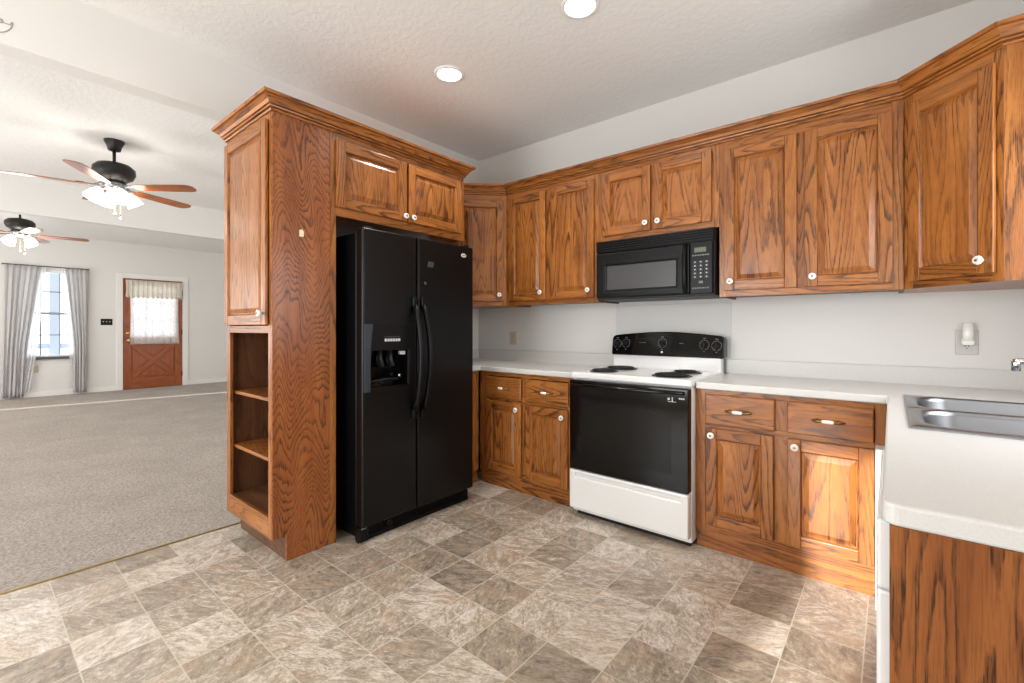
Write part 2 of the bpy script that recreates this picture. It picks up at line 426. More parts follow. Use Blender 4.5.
# right wall with the window opening over the sink
struct(MB().plate([YR, 1.35, 2.55, YB], [0, 1.12, 2.10, ZC], {(1, 1)}, XR, XR + 0.1, 'x').build('wall_right', WALLK))
# rear wall with an unseen slit added to shape the sun patch
struct(MB().plate([XL - 0.13, -1.06, -0.74, XR + 0.1], [0, 0.02, 2.02, ZC], {(1, 1)}, YR - 0.1, YR, 'y').build('wall_rear', WALL))
struct(MB().plate([YLR - 0.1, 0.58, 1.40, 1.985, 2.955, YLB + 0.1], [0, 0.03, 0.70, 2.185, 2.24, 3.01], {(1, 2), (1, 3), (3, 1), (3, 2), (3, 0)}, XF - 0.12, XF, 'x').build('wall_far', WALL))
struct(MB().plate([XF - 0.12, -10.56, -10.42, XL - 0.13], [0, 0.02, 2.05, 3.01], {(1, 1)}, YLR - 0.1, YLR, 'y').build('wall_living_rear', WALL))  # unseen slit added so the sun draws a streak on the carpet
struct(MB().box(XF, YLB, 0, XL - 0.13, YLB + 0.1, 3.01).build('wall_living_back', WALL))
# baseboards
struct(MB().box(XF, YLR, 0.004, XF + 0.014, 1.90, 0.09).build('baseboard_far', TRIMW, bevel=0.004))
struct(MB().box(XF, 3.05, 0.004, XF + 0.014, YLB, 0.09).build('baseboard_far_right', TRIMW, bevel=0.004))
# carpet edge strip
struct(MB().tube([(XL - 0.02, YR, 0.001), (XL - 0.02, 1.10, 0.001)], 0.010, 8, flat=0.5).build('trim_1', plain('worn_brass_strip', (182, 156, 104), 0.45, 0.4)))

# ------------------------------------------------------------------ cabinet kit (local frame: front face at y = 0 looking along -y)
def add_knob(parent, x, z, y):
    mb = MB()
    mb.lathe([(0.006, 0.0), (0.006, 0.012), (0.0155, 0.016), (0.0185, 0.022), (0.0165, 0.029), (0.009, 0.032), (0.0085, 0.030)], (x, y, z), 'y', 20, caps=True)
    k = mb.build('knob', CERAMIC, parent)
    b = MB().lathe([(0.0055, 0.0295), (0.0055, 0.0325), (0.003, 0.034)], (x, y, z), 'y', 12)
    b.build('screw', BRASS, k)
def add_pull(parent, x, z, y):
    b = MB().tube([(x - 0.064, y - 0.003, z), (x - 0.052, y - 0.012, z), (x - 0.040, y - 0.022, z), (x - 0.022, y - 0.026, z), (x + 0.022, y - 0.026, z), (x + 0.040, y - 0.022, z), (x + 0.052, y - 0.012, z), (x + 0.064, y - 0.003, z)], [0.003, 0.0065, 0.007, 0.0055, 0.0055, 0.007, 0.0065, 0.003], 10)
    for s in (-1, 1):
        b.lathe([(0.009, 0.0), (0.010, 0.003), (0.006, 0.006), (0.005, 0.022)], (x + s * 0.040, y, z), 'y', 12)
    p = b.build('pull', BRASS, parent)
    MB().lathe([(0.006, -0.024), (0.0088, -0.018), (0.0095, 0.0), (0.0088, 0.018), (0.006, 0.024)], (x, y - 0.026, z), 'x', 16).build('grip', CERAMIC, p)
def add_door(parent, x, z, w, h, knob=None, label=None, t=0.020, fw=0.056, m=None):
    m = m or OAK
    mb = MB()
    mb.box(x, -t, z, x + fw, -0.004, z + h); mb.box(x + w - fw, -t, z, x + w, -0.004, z + h)
    mb.box(x + fw, -t, z, x + w - fw, -0.004, z + fw, 'x'); mb.box(x + fw, -t, z + h - fw, x + w - fw, -0.004, z + h, 'x')
    mb.new_piece()
    def ring(d, y): return [(x + d, y, z + d), (x + w - d, y, z + d), (x + w - d, y, z + h - d), (x + d, y, z + h - d)]
    rs = [ring(fw - 0.0005, -t), ring(fw + 0.006, -t + 0.013), ring(fw + 0.010, -t + 0.013), ring(fw + 0.034, -t + 0.003)]
    for a in range(3):
        for i in range(4):
            j = (i + 1) % 4
            q = [rs[a][i], rs[a][j], rs[a + 1][j], rs[a + 1][i]]
            mb.face(q, (0, 0, 1) if (a > 0 or i in (1, 3)) else (1, 0, 0))
    mb.face(rs[3])
    d = mb.build('door', m, parent, bevel=0.0035, seg=2, fix=False)
    if label: d['label'] = label
    if knob: add_knob(d, knob[0], knob[1], -t)
    return d
def add_drawer(parent, x, z, w, h):
    d = MB().box(x, -0.020, z, x + w, -0.004, z + h, 'x').build('drawer', OAK, parent, bevel=0.006, seg=2)
    add_pull(d, x + w / 2, z + h / 2, -0.020)
def face_frame(parent, w, z0, z1, xs, zs, sides=(0.045, 0.045)):
    """xs: extra stiles (x0,x1,za,zb); zs: rails (z0,z1)"""
    mb = MB()
    mb.box(0, 0, z0, sides[0], 0.019, z1); mb.box(w - sides[1], 0, z0, w, 0.019, z1)
    for a, b_ in zs: mb.box(sides[0], 0, a, w - sides[1], 0.019, b_, 'x')
    for a, b_, c, d in xs: mb.box(a, 0.0004, c, b_, 0.0186, d)
    return mb.build('face_frame', OAK, parent, bevel=0.0012, seg=1)
def carcass(parent, w, z0, z1, d, sides_mat=None, lid=True):
    t = 0.016
    mb = MB().box(0, 0.019, z0, t, d, z1).box(w - t, 0.019, z0, w, d, z1)
    mb.box(t, 0.019, z0 + 0.012, w - t, d, z0 + 0.012 + t, 'x')
    if lid: mb.box(t, 0.019, z1 - t, w - t, d, z1, 'x')
    mb.box(t, d - 0.006, z0 + 0.03, w - t, d, z1 - t)
    return mb.build('carcass', sides_mat or OAKDARK, parent)

# ------------------------------------------------------------------ tall end cabinet with open shelves
TX, TY = -3.03, 1.0
tc = thing('tall_cabinet', 'tall oak end cabinet with one long door above open shelves, left of black refrigerator', 'cabinet', (TX, TY, 0))
TW, TD = 0.62, 0.309
mb = MB()
mb.box(0, 0.019, 0.13, 0.018, TD, 2.316)
mb.box(0, 0.075, 0, 0.018, TD, 0.13)
mb.box(0.018, TD - 0.008, 0.13, TW - 0.018, TD, 2.316)
mb.box(0.018, 0.019, 0.213, TW - 0.018, TD - 0.008, 0.231, 'x'); mb.box(0.018, 0.019, 1.19, TW - 0.018, TD - 0.008, 1.208, 'x'); mb.box(0.018, 0.019, 2.298, TW - 0.018, TD - 0.008, 2.316, 'x')
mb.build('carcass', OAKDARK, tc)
MB().prism([(0.0, 0.13), (0.072, 0.13), (0.072, 0.0), (TD, 0.0), (TD, 2.316), (0.0, 2.316)], TW - 0.018, TW, 'x').build('side_panel', VENEER, tc, bevel=0.003, seg=2)
mb = MB()
mb.box(0, 0, 0.13, 0.046, 0.0185, 2.316); mb.box(TW - 0.048, 0, 0.13, TW - 0.0185, 0.0185, 2.316)
mb.box(0.046, 0, 0.13, TW - 0.048, 0.0185, 0.236, 'x'); mb.box(0.046, 0, 1.183, TW - 0.048, 0.0185, 1.222, 'x'); mb.box(0.046, 0, 2.27, TW - 0.048, 0.0185, 2.316, 'x')
mb.build('face_frame', OAK, tc, bevel=0.0012, seg=1)
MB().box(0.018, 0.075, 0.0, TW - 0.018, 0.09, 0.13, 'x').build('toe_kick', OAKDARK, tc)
for z in (0.822, 0.505):
    MB().box(0.018, 0.028, z, TW - 0.018, TD - 0.008, z + 0.018, 'x').build('shelf', OAK, tc, bevel=0.002)
add_door(tc, 0.012, 1.226, TW - 0.048, 1.052, (TW - 0.062, 1.285))

# over-fridge cabinet
OF = thing('wall_cabinet', 'oak two-door cabinet above the black refrigerator with full-height filler stile', 'cabinet', (-2.41, 1.309, 0), R(90))
OW = 1.036
mb = MB()
mb.box(0.0005, 0, 0, 0.036, 0.019, 2.316); mb.box(OW - 0.036, 0, 1.845, OW, 0.019, 2.316)
mb.box(0.036, 0, 1.845, OW - 0.036, 0.019, 1.905, 'x'); mb.box(0.036, 0, 2.255, OW - 0.036, 0.019, 2.316, 'x'); mb.box(0.49, 0.0004, 1.905, 0.55, 0.0186, 2.255)
mb.build('face_frame', OAK, OF, bevel=0.0012, seg=1)
carcass(OF, OW, 1.845, 2.316, 0.66, OAK)
MB().box(0.0005, 0.0195, 0, 0.016, 0.66, 1.845).build('side_panel', OAKDARK, OF)
add_door(OF, 0.030, 1.893, 0.482, 0.378, (0.490, 1.922))
add_door(OF, 0.528, 1.893, 0.472, 0.378, (0.552, 1.922))
# small white chip on the veneer panel
tag(MB().prism([(1.135, 1.695), (1.158, 1.695), (1.160, 1.722), (1.150, 1.735), (1.136, 1.728)], -2.4095, -2.404, 'x').build('wall_hook', NAILW, bevel=0.001), 'small cream adhesive hook pad stuck on the tall oak side panel', 'hook')

# ------------------------------------------------------------------ crown mouldings
def crown(name, path, label, z0=2.312):
    prof = [(-0.004, 0.0), (0.010, 0.0), (0.013, 0.005), (0.012, 0.010), (0.005, 0.0115), (0.005, 0.0145), (0.019, 0.016), (0.021, 0.022), (0.013, 0.0235), (0.013, 0.0265), (0.027, 0.028), (0.034, 0.042), (0.050, 0.056), (0.054, 0.0575), (0.050, 0.059), (0.050, 0.061), (0.061, 0.062), (0.064, 0.076), (0.0, 0.076), (-0.004, 0.05)]
    P = [Vector((p[0], p[1])) for p in path]; N = []
    for i in range(len(P)):
        ns = []
        for a, b_ in ((i - 1, i), (i, i + 1)):
            if 0 <= a and b_ < len(P):
                d = (P[b_] - P[a]).normalized(); ns.append(Vector((d.y, -d.x)))
        m = sum(ns, Vector((0, 0))).normalized(); N.append(m / m.dot(ns[0]))
    mb = MB()
    for i in range(len(P) - 1):
        mb.new_piece(); d = (P[i + 1] - P[i]).normalized()
        rings = [[(P[k].x + N[k].x * o, P[k].y + N[k].y * o, z0 + h) for o, h in prof] for k in (i, i + 1)]
        mb.strip_faces(rings, True, 0, False, (d.x, d.y, 0))
    return tag(mb.build(name, OAK), label, 'molding')
crown('crown_molding', [(-3.03, 1.09), (-3.03, 1.0), (-2.41, 1.0), (-2.41, 2.345), (-3.085, 2.345)], 'oak crown molding wrapping the tall end cabinet and the cabinet over the refrigerator')
crown('crown_molding', [(-3.085, 2.58), (-2.77, 2.58), (-2.462, 2.89), (0.048, 2.89), (0.338, 2.60), (0.655, 2.60)], 'long oak crown molding along the back wall cabinets, angled at both corners')

# ------------------------------------------------------------------ wall cabinets on the back wall
UF = 2.89
def wall_cab(x0, x1, z0, doors, label, mull, name='wall_cabinet', rail=0.045):
    t = thing(name, label, 'cabinet', (x0, UF, 0))
    w_ = x1 - x0
    face_frame(t, w_, z0, 2.316, [(mull[0] - x0, mull[1] - x0, z0 + rail, 2.316 - 0.05)], [(z0, z0 + rail), (2.316 - 0.05, 2.316)])
    carcass(t, w_, z0, 2.316, YB - UF - 0.002)
    for a, b_, za, zb, kx, kz in doors: add_door(t, a - x0, za, b_ - a, zb - za, (kx - x0, kz))
    return t
wall_cab(-2.4615, -1.6005, 1.395, [(-2.42, -2.055, 1.43, 2.275, -2.090, 1.487), (-2.005, -1.630, 1.43, 2.275, -1.668, 1.483)], 'tall oak wall cabinet with two narrow doors left of the black microwave', (-2.07, -1.99))
wall_cab(-1.5995, -0.7905, 1.815, [(-1.560, -1.212, 1.853, 2.28, -1.240, 1.90), (-1.188, -0.831, 1.853, 2.28, -1.155, 1.90)], 'short oak wall cabinet with two square doors directly above the black microwave', (-1.24, -1.16))
wall_cab(-0.7895, 0.0475, 1.395, [(-0.760, -0.392, 1.43, 2.262, -0.722, 1.482), (-0.355, 0.006, 1.43, 2.262, -0.318, 1.482)], 'tall oak wall cabinet with two doors right of the black microwave', (-0.41, -0.34))
def corner_cab(x, y, rz, w_, pent, door, knob, label):
    t = thing('corner_cabinet', label, 'cabinet', (x, y, 0), rz)
    face_frame(t, w_, 1.395, 2.316, [], [(1.395, 1.44), (2.266, 2.316)], (0.040, 0.040))
    M = Matrix.Rotation(-rz, 2)
    pts = [M @ (Vector(p) - Vector((x, y))) for p in pent]
    MB().prism([(p.x, p.y) for p in pts], 1.395, 2.316, 'z').build('carcass', OAK, t)
    add_door(t, door[0], 1.43, door[1] - door[0], 0.832, (knob, 1.483))
    return t
c = math.cos(R(45)) * 0.0192
corner_cab(-2.77, 2.58, R(45), 0.437, [(-2.77 - c, 2.58 + c), (-2.463 - c, 2.889 + c), (-2.463, 2.89), (-2.463, YB - 0.002), (XL + 0.002, YB - 0.002), (XL + 0.002, 2.58), (-2.77, 2.58)], (0.028, 0.410), 0.375, 'angled oak corner wall cabinet with one door, behind the refrigerator corner')
corner_cab(0.0495, 2.89, R(-45), 0.410, [(0.0495 + c, 2.89 + c), (0.339 + c, 2.60 + c), (0.339, 2.60), (XR - 0.002, 2.60), (XR - 0.002, YB - 0.002), (0.0495, YB - 0.002), (0.0495, 2.89)], (0.035, 0.388), 0.352, 'angled oak corner wall cabinet with one door, above the sink corner and outlet')

# ------------------------------------------------------------------ base cabinets
BF = 2.605
def base_cab(name, x, y, rz, w_, drawers, doors, label, depth=0.60, mull=None, end_sides=(0.05, 0.05), lid=True):
    t = thing(name, label, 'cabinet', (x, y, 0), rz)
    face_frame(t, w_, 0.10, 0.876, [(mull[0], mull[1], 0.148, 0.845)] if mull else [], [(0.10, 0.148), (0.655, 0.70), (0.845, 0.876)], end_sides)
    carcass(t, w_, 0.10, 0.876, depth, None, lid)
    MB().box(0, 0.016, 0, w_, 0.03, 0.0995, 'x').build('toe_kick', OAK, t)
    for a, b_, za, zb in drawers: add_drawer(t, a, za, b_ - a, zb - za)
    for a, b_, za, zb, kx, kz in doors: add_door(t, a, za, b_ - a, zb - za, (kx, kz))
    return t
x0 = -2.49
base_cab('base_cabinet', x0, BF, 0, 0.863, [(-2.415 - x0, -2.068 - x0, 0.68, 0.84), (-2.027 - x0, -1.663 - x0, 0.68, 0.84)],
         [(-2.412 - x0, -2.068 - x0, 0.125, 0.658, -2.10 - x0, 0.612), (-2.022 - x0, -1.666 - x0, 0.125, 0.655, -1.702 - x0, 0.605)],
         'oak base cabinet with two drawers and two doors between refrigerator and stove', mull=(-2.085 - x0, -2.01 - x0), end_sides=(0.09, 0.045))
x0 = -0.834
base_cab('base_cabinet', x0, BF, 0, 0.828, [(-0.780 - x0, -0.447 - x0, 0.69, 0.85), (-0.393 - x0, -0.058 - x0, 0.695, 0.85)],
         [(-0.778 - x0, -0.452 - x0, 0.143, 0.668, -0.745 - x0, 0.632), (-0.392 - x0, -0.056 - x0, 0.145, 0.668, -0.358 - x0, 0.632)],
         'oak base cabinet with two drawers and two doors right of the white stove', mull=(-0.465 - x0, -0.375 - x0))
# cabinet in the left corner next to the refrigerator, facing +x
base_cab('base_cabinet', -2.4915, 2.300, R(90), 0.285, [], [], 'narrow plain oak base cabinet in the corner right beside the refrigerator', depth=0.595, end_sides=(0.14, 0.13))
# sink cabinet and dishwasher in the right run, facing -x
base_cab('sink_cabinet', 0.045, 2.600, R(-90), 0.945, [], [(0.11, 0.45, 0.13, 0.84, 0.41, 0.80), (0.48, 0.88, 0.13, 0.84, 0.52, 0.80)], 'oak base cabinet under the steel sink', depth=0.60, lid=False)
tag(MB().box(-0.052, 2.50, 0.0, 0.040, 2.598, 0.690).build('corner_filler', WHITEP, bevel=0.003), 'white filler post in the inside corner beside the right drawer base', 'panel')
dw = thing('dishwasher', 'white dishwasher seen edge-on at the end of the sink counter', 'dishwasher', (-0.020, 1.648, 0), R(-90))
MB().box(0, 0.045, 0.10, 0.60, 0.62, 0.868).build('body', WHITEP, dw)
MB().box(0.0, 0.0, 0.12, 0.60, 0.044, 0.7425).build('door', ENAMEL, dw, bevel=0.006)
cp = MB().box(0.0, 0.0, 0.744, 0.60, 0.044, 0.868).build('control_panel', ENAMEL, dw, bevel=0.006)
MB().box(0.18, -0.004, 0.765, 0.42, 0.002, 0.79).build('latch', WHITEP, cp, bevel=0.002)
MB().box(0.02, 0.06, 0.0, 0.58, 0.08, 0.10).build('kick_plate', BLACK, dw)
ep = MB()
ep.box(-0.002, 1.006, 0.0, XR - 0.003, 1.022, 0.8755)
o = tag(ep.build('end_panel', ENDOAK_SHADED, bevel=0.001, seg=1), 'wide oak end panel under the counter end by the dishwasher', 'panel')
tag(MB().box(0.62, 1.0225, 0.0, XR - 0.003, 1.65, 0.875).build('filler_panel', WHITEP), 'white filler panel behind the dishwasher against the right wall', 'panel')

# ------------------------------------------------------------------ countertops
CT0, CT1 = 0.8765, 0.914
wl = thing('countertop', 'off-white laminate countertop left of the stove with low backsplash', 'countertop', (0, 0, 0))
MB().plate([XL + 0.001, -2.465, -1.607], [2.297, 2.58, YB - 0.001], {(1, 0)}, CT0, CT1).build('top', LAM, wl, bevel=0.008, seg=3)
MB().box(XL + 0.02, YB - 0.02, CT1 - 0.001, -1.607, YB - 0.001, 1.008).box(XL + 0.001, 2.297, CT1 - 0.001, XL + 0.02, YB - 0.001, 1.008).build('backsplash', LAM, wl, bevel=0.003)
wr = thing('countertop', 'off-white laminate L-shaped countertop with the sink, right of the stove', 'countertop', (0, 0, 0))
def worktop_outline():
    r = 0.022; pts = []
    for k in range(7):
        a = R(180 + 90 * k / 6); pts.append((-0.012 + r + r * math.cos(a), 1.0 + r + r * math.sin(a)))
    return pts
SX0, SX1, SY0, SY1 = 0.062, 0.592, 1.80, 2.60
# front nose with rounded corner, then the field around the sink cut-out
bm_top = MB()
bm_top.plate([-0.829, -0.012, SX0, SX1, XR - 0.001], [1.022, SY0, 2.58, SY1, YB - 0.001], {(0, 0), (0, 1), (2, 1), (2, 2)}, CT0, CT1)
top = bm_top.build('top', LAM, wr)
# round the end: replace by a prism with a rounded corner
pr = MB().prism(worktop_outline() + [(XR - 0.001, 1.0), (XR - 0.001, 1.022), (-0.012, 1.022)], CT0, CT1, 'z')
me2 = pr.build('tmp_nose', LAM)
bm = bmesh.new(); bm.from_mesh(top.data); bm.from_mesh(me2.data)
bmesh.ops.remove_doubles(bm, verts=bm.verts, dist=0.0005)
# drop the doubled interior wall between the two pieces
dead = [f for f in bm.faces if all(abs(v.co.y - 1.022) < 1e-4 for v in f.verts)]
bmesh.ops.delete(bm, geom=dead, context='FACES_ONLY')
bmesh.ops.recalc_face_normals(bm, faces=bm.faces)
bm.to_mesh(top.data); bm.free(); bpy.data.objects.remove(me2)
md = top.modifiers.new('bevel', 'BEVEL'); md.width = 0.006; md.segments = 3; md.limit_method = 'ANGLE'; md.angle_limit = R(50)
MB().box(-0.829, YB - 0.02, CT1 - 0.001, XR - 0.02, YB - 0.001, 1.008).box(XR - 0.02, 1.0, CT1 - 0.001, XR - 0.001, YB - 0.001, 1.008).build('backsplash', LAM, wr, bevel=0.003)

# ------------------------------------------------------------------ sink and faucet
sk = thing('sink', 'stainless steel double-bowl drop-in sink in the right counter', 'sink', (0, 0, 0))
def rrect(x0, y0, x1, y1, r, z, n=6):
    pts = []
    for cx, cy, a0 in ((x1 - r, y1 - r, 0), (x0 + r, y1 - r, 90), (x0 + r, y0 + r, 180), (x1 - r, y0 + r, 270)):
        for k in range(n + 1):
            a = R(a0 + 90 * k / n); pts.append((cx + r * math.cos(a), cy + r * math.sin(a), z))
    return pts
OX0, OX1, OY0, OY1 = 0.044, 0.606, 1.782, 2.615
MID = (OY0 + OY1) / 2
for i, (ya, yb, edge) in enumerate(((OY0, MID, None), (MID, OY1, None))):
    b0 = (OX0 + 0.035, ya + (0.035 if i == 0 else 0.012), OX1 - 0.095, yb - (0.012 if i == 0 else 0.035))
    mb = MB()
    rings = [rrect(OX0, ya, OX1, yb, 0.0005, 0.915), rrect(OX0, ya, OX1, yb, 0.0005, 0.921), rrect(b0[0] - 0.008, b0[1] - 0.006, b0[2] + 0.008, b0[3] + 0.006, 0.10, 0.922),
             rrect(*b0, 0.095, 0.918), rrect(b0[0] + 0.004, b0[1] + 0.004, b0[2] - 0.004, b0[3] - 0.004, 0.095, 0.905),
             rrect(b0[0] + 0.010, b0[1] + 0.010, b0[2] - 0.010, b0[3] - 0.010, 0.095, 0.775), rrect(b0[0] + 0.024, b0[1] + 0.024, b0[2] - 0.024, b0[3] - 0.024, 0.085, 0.752),
             rrect(b0[0] + 0.05, b0[1] + 0.05, b0[2] - 0.05, b0[3] - 0.05, 0.07, 0.747)]
    mb.strip_faces(rings, True, 0, True, caps=False)
    q = rings[-1]; mb.face(q, smooth=True)
    bo = mb.build('bowl', STEEL, sk)
    cx, cy = (b0[0] + b0[2]) / 2, (b0[1] + b0[3]) / 2
    MB().lathe([(0.042, 0.0), (0.042, 0.003), (0.034, 0.004), (0.030, 0.001), (0.004, 0.001)], (cx, cy, 0.7472), 'z', 20).build('drain', CHROME, bo)
fc = thing('faucet', 'chrome faucet with its spout tip reaching over the steel sink', 'faucet', (0.56, 2.20, 0.922))
MB().box(-0.028, -0.10, 0, 0.028, 0.10, 0.012).build('base_plate', CHROME, fc, bevel=0.006)
mb = MB().lathe([(0.024, 0.01), (0.022, 0.05), (0.02, 0.075), (0.012, 0.085)], (0, 0, 0), 'z', 20)
mb.tube([(0, 0, 0.06), (-0.04, 0, 0.115), (-0.10, 0, 0.160), (-0.18, 0, 0.178), (-0.235, 0, 0.180), (-0.252, 0, 0.176)], [0.012, 0.012, 0.0115, 0.011, 0.011, 0.010], 14)
mb.lathe([(0.011, -0.032), (0.012, -0.006), (0.010, 0.0)], (-0.246, 0, 0.180), 'z', 16)
mb.build('spout', CHROME, fc)
for s in (-1, 1):
    MB().lathe([(0.016, 0.012), (0.015, 0.035), (0.022, 0.045), (0.022, 0.06), (0.010, 0.066)], (0, s * 0.078, 0), 'z', 16).build('handle', CHROME, fc)

# ------------------------------------------------------------------ refrigerator (local frame, front at y = 0)
fr = thing('refrigerator', 'black side-by-side refrigerator with ice and water dispenser beside tall oak cabinet', 'refrigerator', (-2.25, 1.412, 0), R(90))
FW = 0.872
MB().box(0.006, 0.072, 0.025, FW - 0.006, 0.74, 1.752).build('body', BLACKTEX, fr, bevel=0.006)
D0, D1 = 0.095, 1.772
fd = MB().plate([0.0, 0.050, 0.312, 0.377], [D0, 0.868, 1.082, D1], {(1, 1)}, 0.068, 0.0, 'y').build('freezer_door', BLACKTEX, fr, bevel=0.012, seg=4)
rd = MB().box(0.385, 0.0, D0, FW, 0.068, D1).build('refrigerator_door', BLACKTEX, fr, bevel=0.012, seg=4)
# dispenser
dp = thing_d = MB()
dp.plate([0.006, 0.052, 0.310, 0.322], [0.850, 0.870, 1.080, 1.232], {(1, 1)}, 0.004, -0.006, 'y')
disp = dp.build('dispenser', BLACK, fd, bevel=0.003)
MB().prism([(0.006, 0.850), (0.046, 0.850), (0.044, 0.98), (0.048, 1.10), (0.062, 1.232), (0.006, 1.232)], -0.0062, -0.010, 'y').build('dispenser_highlight_strip', BLUEGREY, disp, bevel=0.002)  # left strip with its bluish highlight put into shape and colour
mb = MB()
mb.box(0.050, 0.062, 0.868, 0.312, 0.067, 1.082)
mb.box(0.050, 0.0, 0.868, 0.312, 0.062, 0.874); mb.box(0.062, 0.006, 0.874, 0.300, 0.055, 0.886)
mb.build('recess', BLACKGLASS, disp)
for x in (0.135, 0.205):
    MB().tube([(x, 0.04, 1.075), (x - 0.004, 0.030, 1.03), (x + 0.006, 0.024, 0.985)], [0.022, 0.020, 0.024], 12, flat=0.6).build('dispenser_lever', DARKGREY, disp)
MB().tube([(0.070, 0.028, 0.905), (0.16, 0.022, 0.912), (0.25, 0.024, 0.908)], 0.012, 10, flat=0.5).build('drip_bar', DARKGREY, disp)
MB().lathe([(0.010, 0), (0.012, 0.012), (0.006, 0.016)], (0.268, 0.034, 0.926), 'y', 12).build('spigot', CHROME, disp)
MB().box(0.262, 0.01, 1.052, 0.296, 0.03, 1.072).build('lamp_cover', MARK, disp)
for k in range(6):
    MB().box(0.140 + k * 0.0185, -0.0095, 1.132, 0.154 + k * 0.0185, -0.0055, 1.148).build('button', MARK, disp, bevel=0.001)
mb = MB()
for k in range(6): mb.box(0.142 + k * 0.0185, -0.0068, 1.157, 0.152 + k * 0.0185, -0.0058, 1.160)
mb.build('button_legend', MARKDIM, disp)
def fridge_handle(door, x, bend):
    z0, z1 = 0.710, 1.345
    path = []
    for k in range(17):
        t = k / 16; z = z0 + (z1 - z0) * t
        path.append((x + bend * 0.004 * math.sin(math.pi * t), -0.016 - 0.062 * math.sin(math.pi * t) ** 0.7, z))
    h = MB().tube(path, [0.017 + 0.003 * abs(2 * k / 16 - 1) for k in range(17)], 12, flat=0.8, up=(1, 0, 0)).build('handle', BLACK, door)
    for z in (z0 - 0.012, z1 + 0.012):
        MB().box(x - 0.016, -0.022, z - 0.045 if z < 1 else z - 0.02, x + 0.016, 0.002, z + 0.02 if z < 1 else z + 0.045).build('handle_mount', BLACK, h, bevel=0.006)
fridge_handle(fd, 0.350, -1); fridge_handle(rd, 0.414, 1)
MB().lathe([(0.024, 0.0), (0.024, 0.003), (0.020, 0.004)], (0, 0, 0), 'y', 28).build('badge', MARK, rd, loc=(0.775, -0.0005, 1.705)).scale = (1.0, 1.0, 0.55)
bd = MB()
for k in range(5): bd.box(0.760 + k * 0.0065, -0.0052, 1.703 - (0.003 if k % 2 else 0), 0.764 + k * 0.0065, -0.0042, 1.709)
bd.build('badge_lettering', DARKGREY, rd)
o = tag(MB().box(-0.024, -0.0015, -0.024, 0.024, 0, 0.024).build('sticker', STICK, loc=(-2.2475, 1.895, 1.607), rot=(R(20), 0, R(90))), 'dark grey square sticker tilted on the right refrigerator door', 'sticker')
o = tag(MB().lathe([(0.010, 0), (0.010, 0.004), (0.007, 0.006)], (0, 0, 0), 'y', 16).build('magnet', STICK, loc=(-2.249, 1.852, 1.49), rot=(0, 0, R(90))), 'tiny round grey magnet below the square sticker on the refrigerator', 'magnet')
for x in (0.03, 0.80):
    MB().prism([(x, 0.02), (x + 0.04, 0.012), (x + 0.04, 0.10), (x, 0.10)], 1.752, 1.785, 'z').build('hinge_cover', BLACK, fr, bevel=0.004)
bg_ = MB().box(0.004, 0.050, 0.0, FW - 0.004, 0.075, 0.088)
for k in range(4): bg_.box(0.05, 0.038, 0.024 + k * 0.015, FW - 0.03, 0.052, 0.031 + k * 0.015)
bg_.box(0.0, 0.02, 0.012, 0.05, 0.075, 0.088)
bg_.build('base_grille', BLACK, fr, bevel=0.002)
MB().lathe([(0.020, 0), (0.020, 0.012), (0.013, 0.015)], (0.20, 0.040, 0.063), 'y', 20).build('filter_cap', BLACK, fr)
MB().tube([(0.005, 0.018, 0.086), (0.012, 0.014, 0.090), (0.030, 0.014, 0.086), (0.040, 0.018, 0.092)], 0.003, 8).build('hinge_pin', STEEL, fr)

# ------------------------------------------------------------------ range (local frame, cooktop front edge at y = 0)
rg = thing('stove', 'white electric coil stove with black glass oven door under the microwave', 'stove', (-1.600, 2.525, 0))
RW = 0.766
MB().box(0.004, 0.022, 0.03, RW - 0.004, 0.640, 0.884).build('body', ENAMEL, rg, bevel=0.003)
MB().box(0.02, 0.05, 0.0, RW - 0.02, 0.60, 0.03).build('kick', SHADOWGAP, rg)
ck = MB().box(0.0, 0.0, 0.885, RW, 0.640, 0.926).build('cooktop', ENAMEL, rg, bevel=0.010, seg=3)
od = MB().box(0.008, -0.030, 0.312, RW - 0.004, 0.0215, 0.879).build('oven_door', BLACKGLASS, rg, bevel=0.006)
arch = [(0.10, 0.40), (RW - 0.10, 0.40)] + [(RW - 0.10 - (RW - 0.20) * k / 14, 0.715 + 0.045 * math.sin(math.pi * k / 14)) for k in range(15)]
MB().prism(arch, -0.0312, -0.0295, 'y').build('window', plain('oven_window', (9, 9, 9), 0.15, spec=0.3), od)
mb = MB().tube([(0.03, -0.034, 0.854), (0.20, -0.050, 0.852), (RW / 2, -0.054, 0.851), (RW - 0.20, -0.050, 0.852), (RW - 0.03, -0.034, 0.854)], 0.013, 12, flat=0.75)
mb.build('handle', BLACKGLASS, od)
mb = MB()
mb.box(0.671, -0.0312, 0.8052, 0.677, -0.0302, 0.828); mb.box(0.648, -0.0312, 0.812, 0.660, -0.0302, 0.824); mb.box(0.648, -0.0312, 0.802, 0.695, -0.0302, 0.805)
mb.build('logo_mark', MARK, od)
mb = MB()
for k in range(3): mb.box(0.710 + k * 0.011, -0.0312, 0.820, 0.718 + k * 0.011, -0.0302, 0.828)
mb.build('door_lettering', MARK, od)
dr = MB().plate([0.008, 0.05, RW - 0.05, RW - 0.006], [0.062, 0.262, 0.283, 0.306], {(1, 1)}, 0.0215, -0.032, 'y').build('storage_drawer', ENAMEL, rg, bevel=0.008, seg=3)
MB().box(0.045, -0.020, 0.258, RW - 0.045, 0.0, 0.288).build('grip_recess', ENAMEL, dr, bevel=0.002)
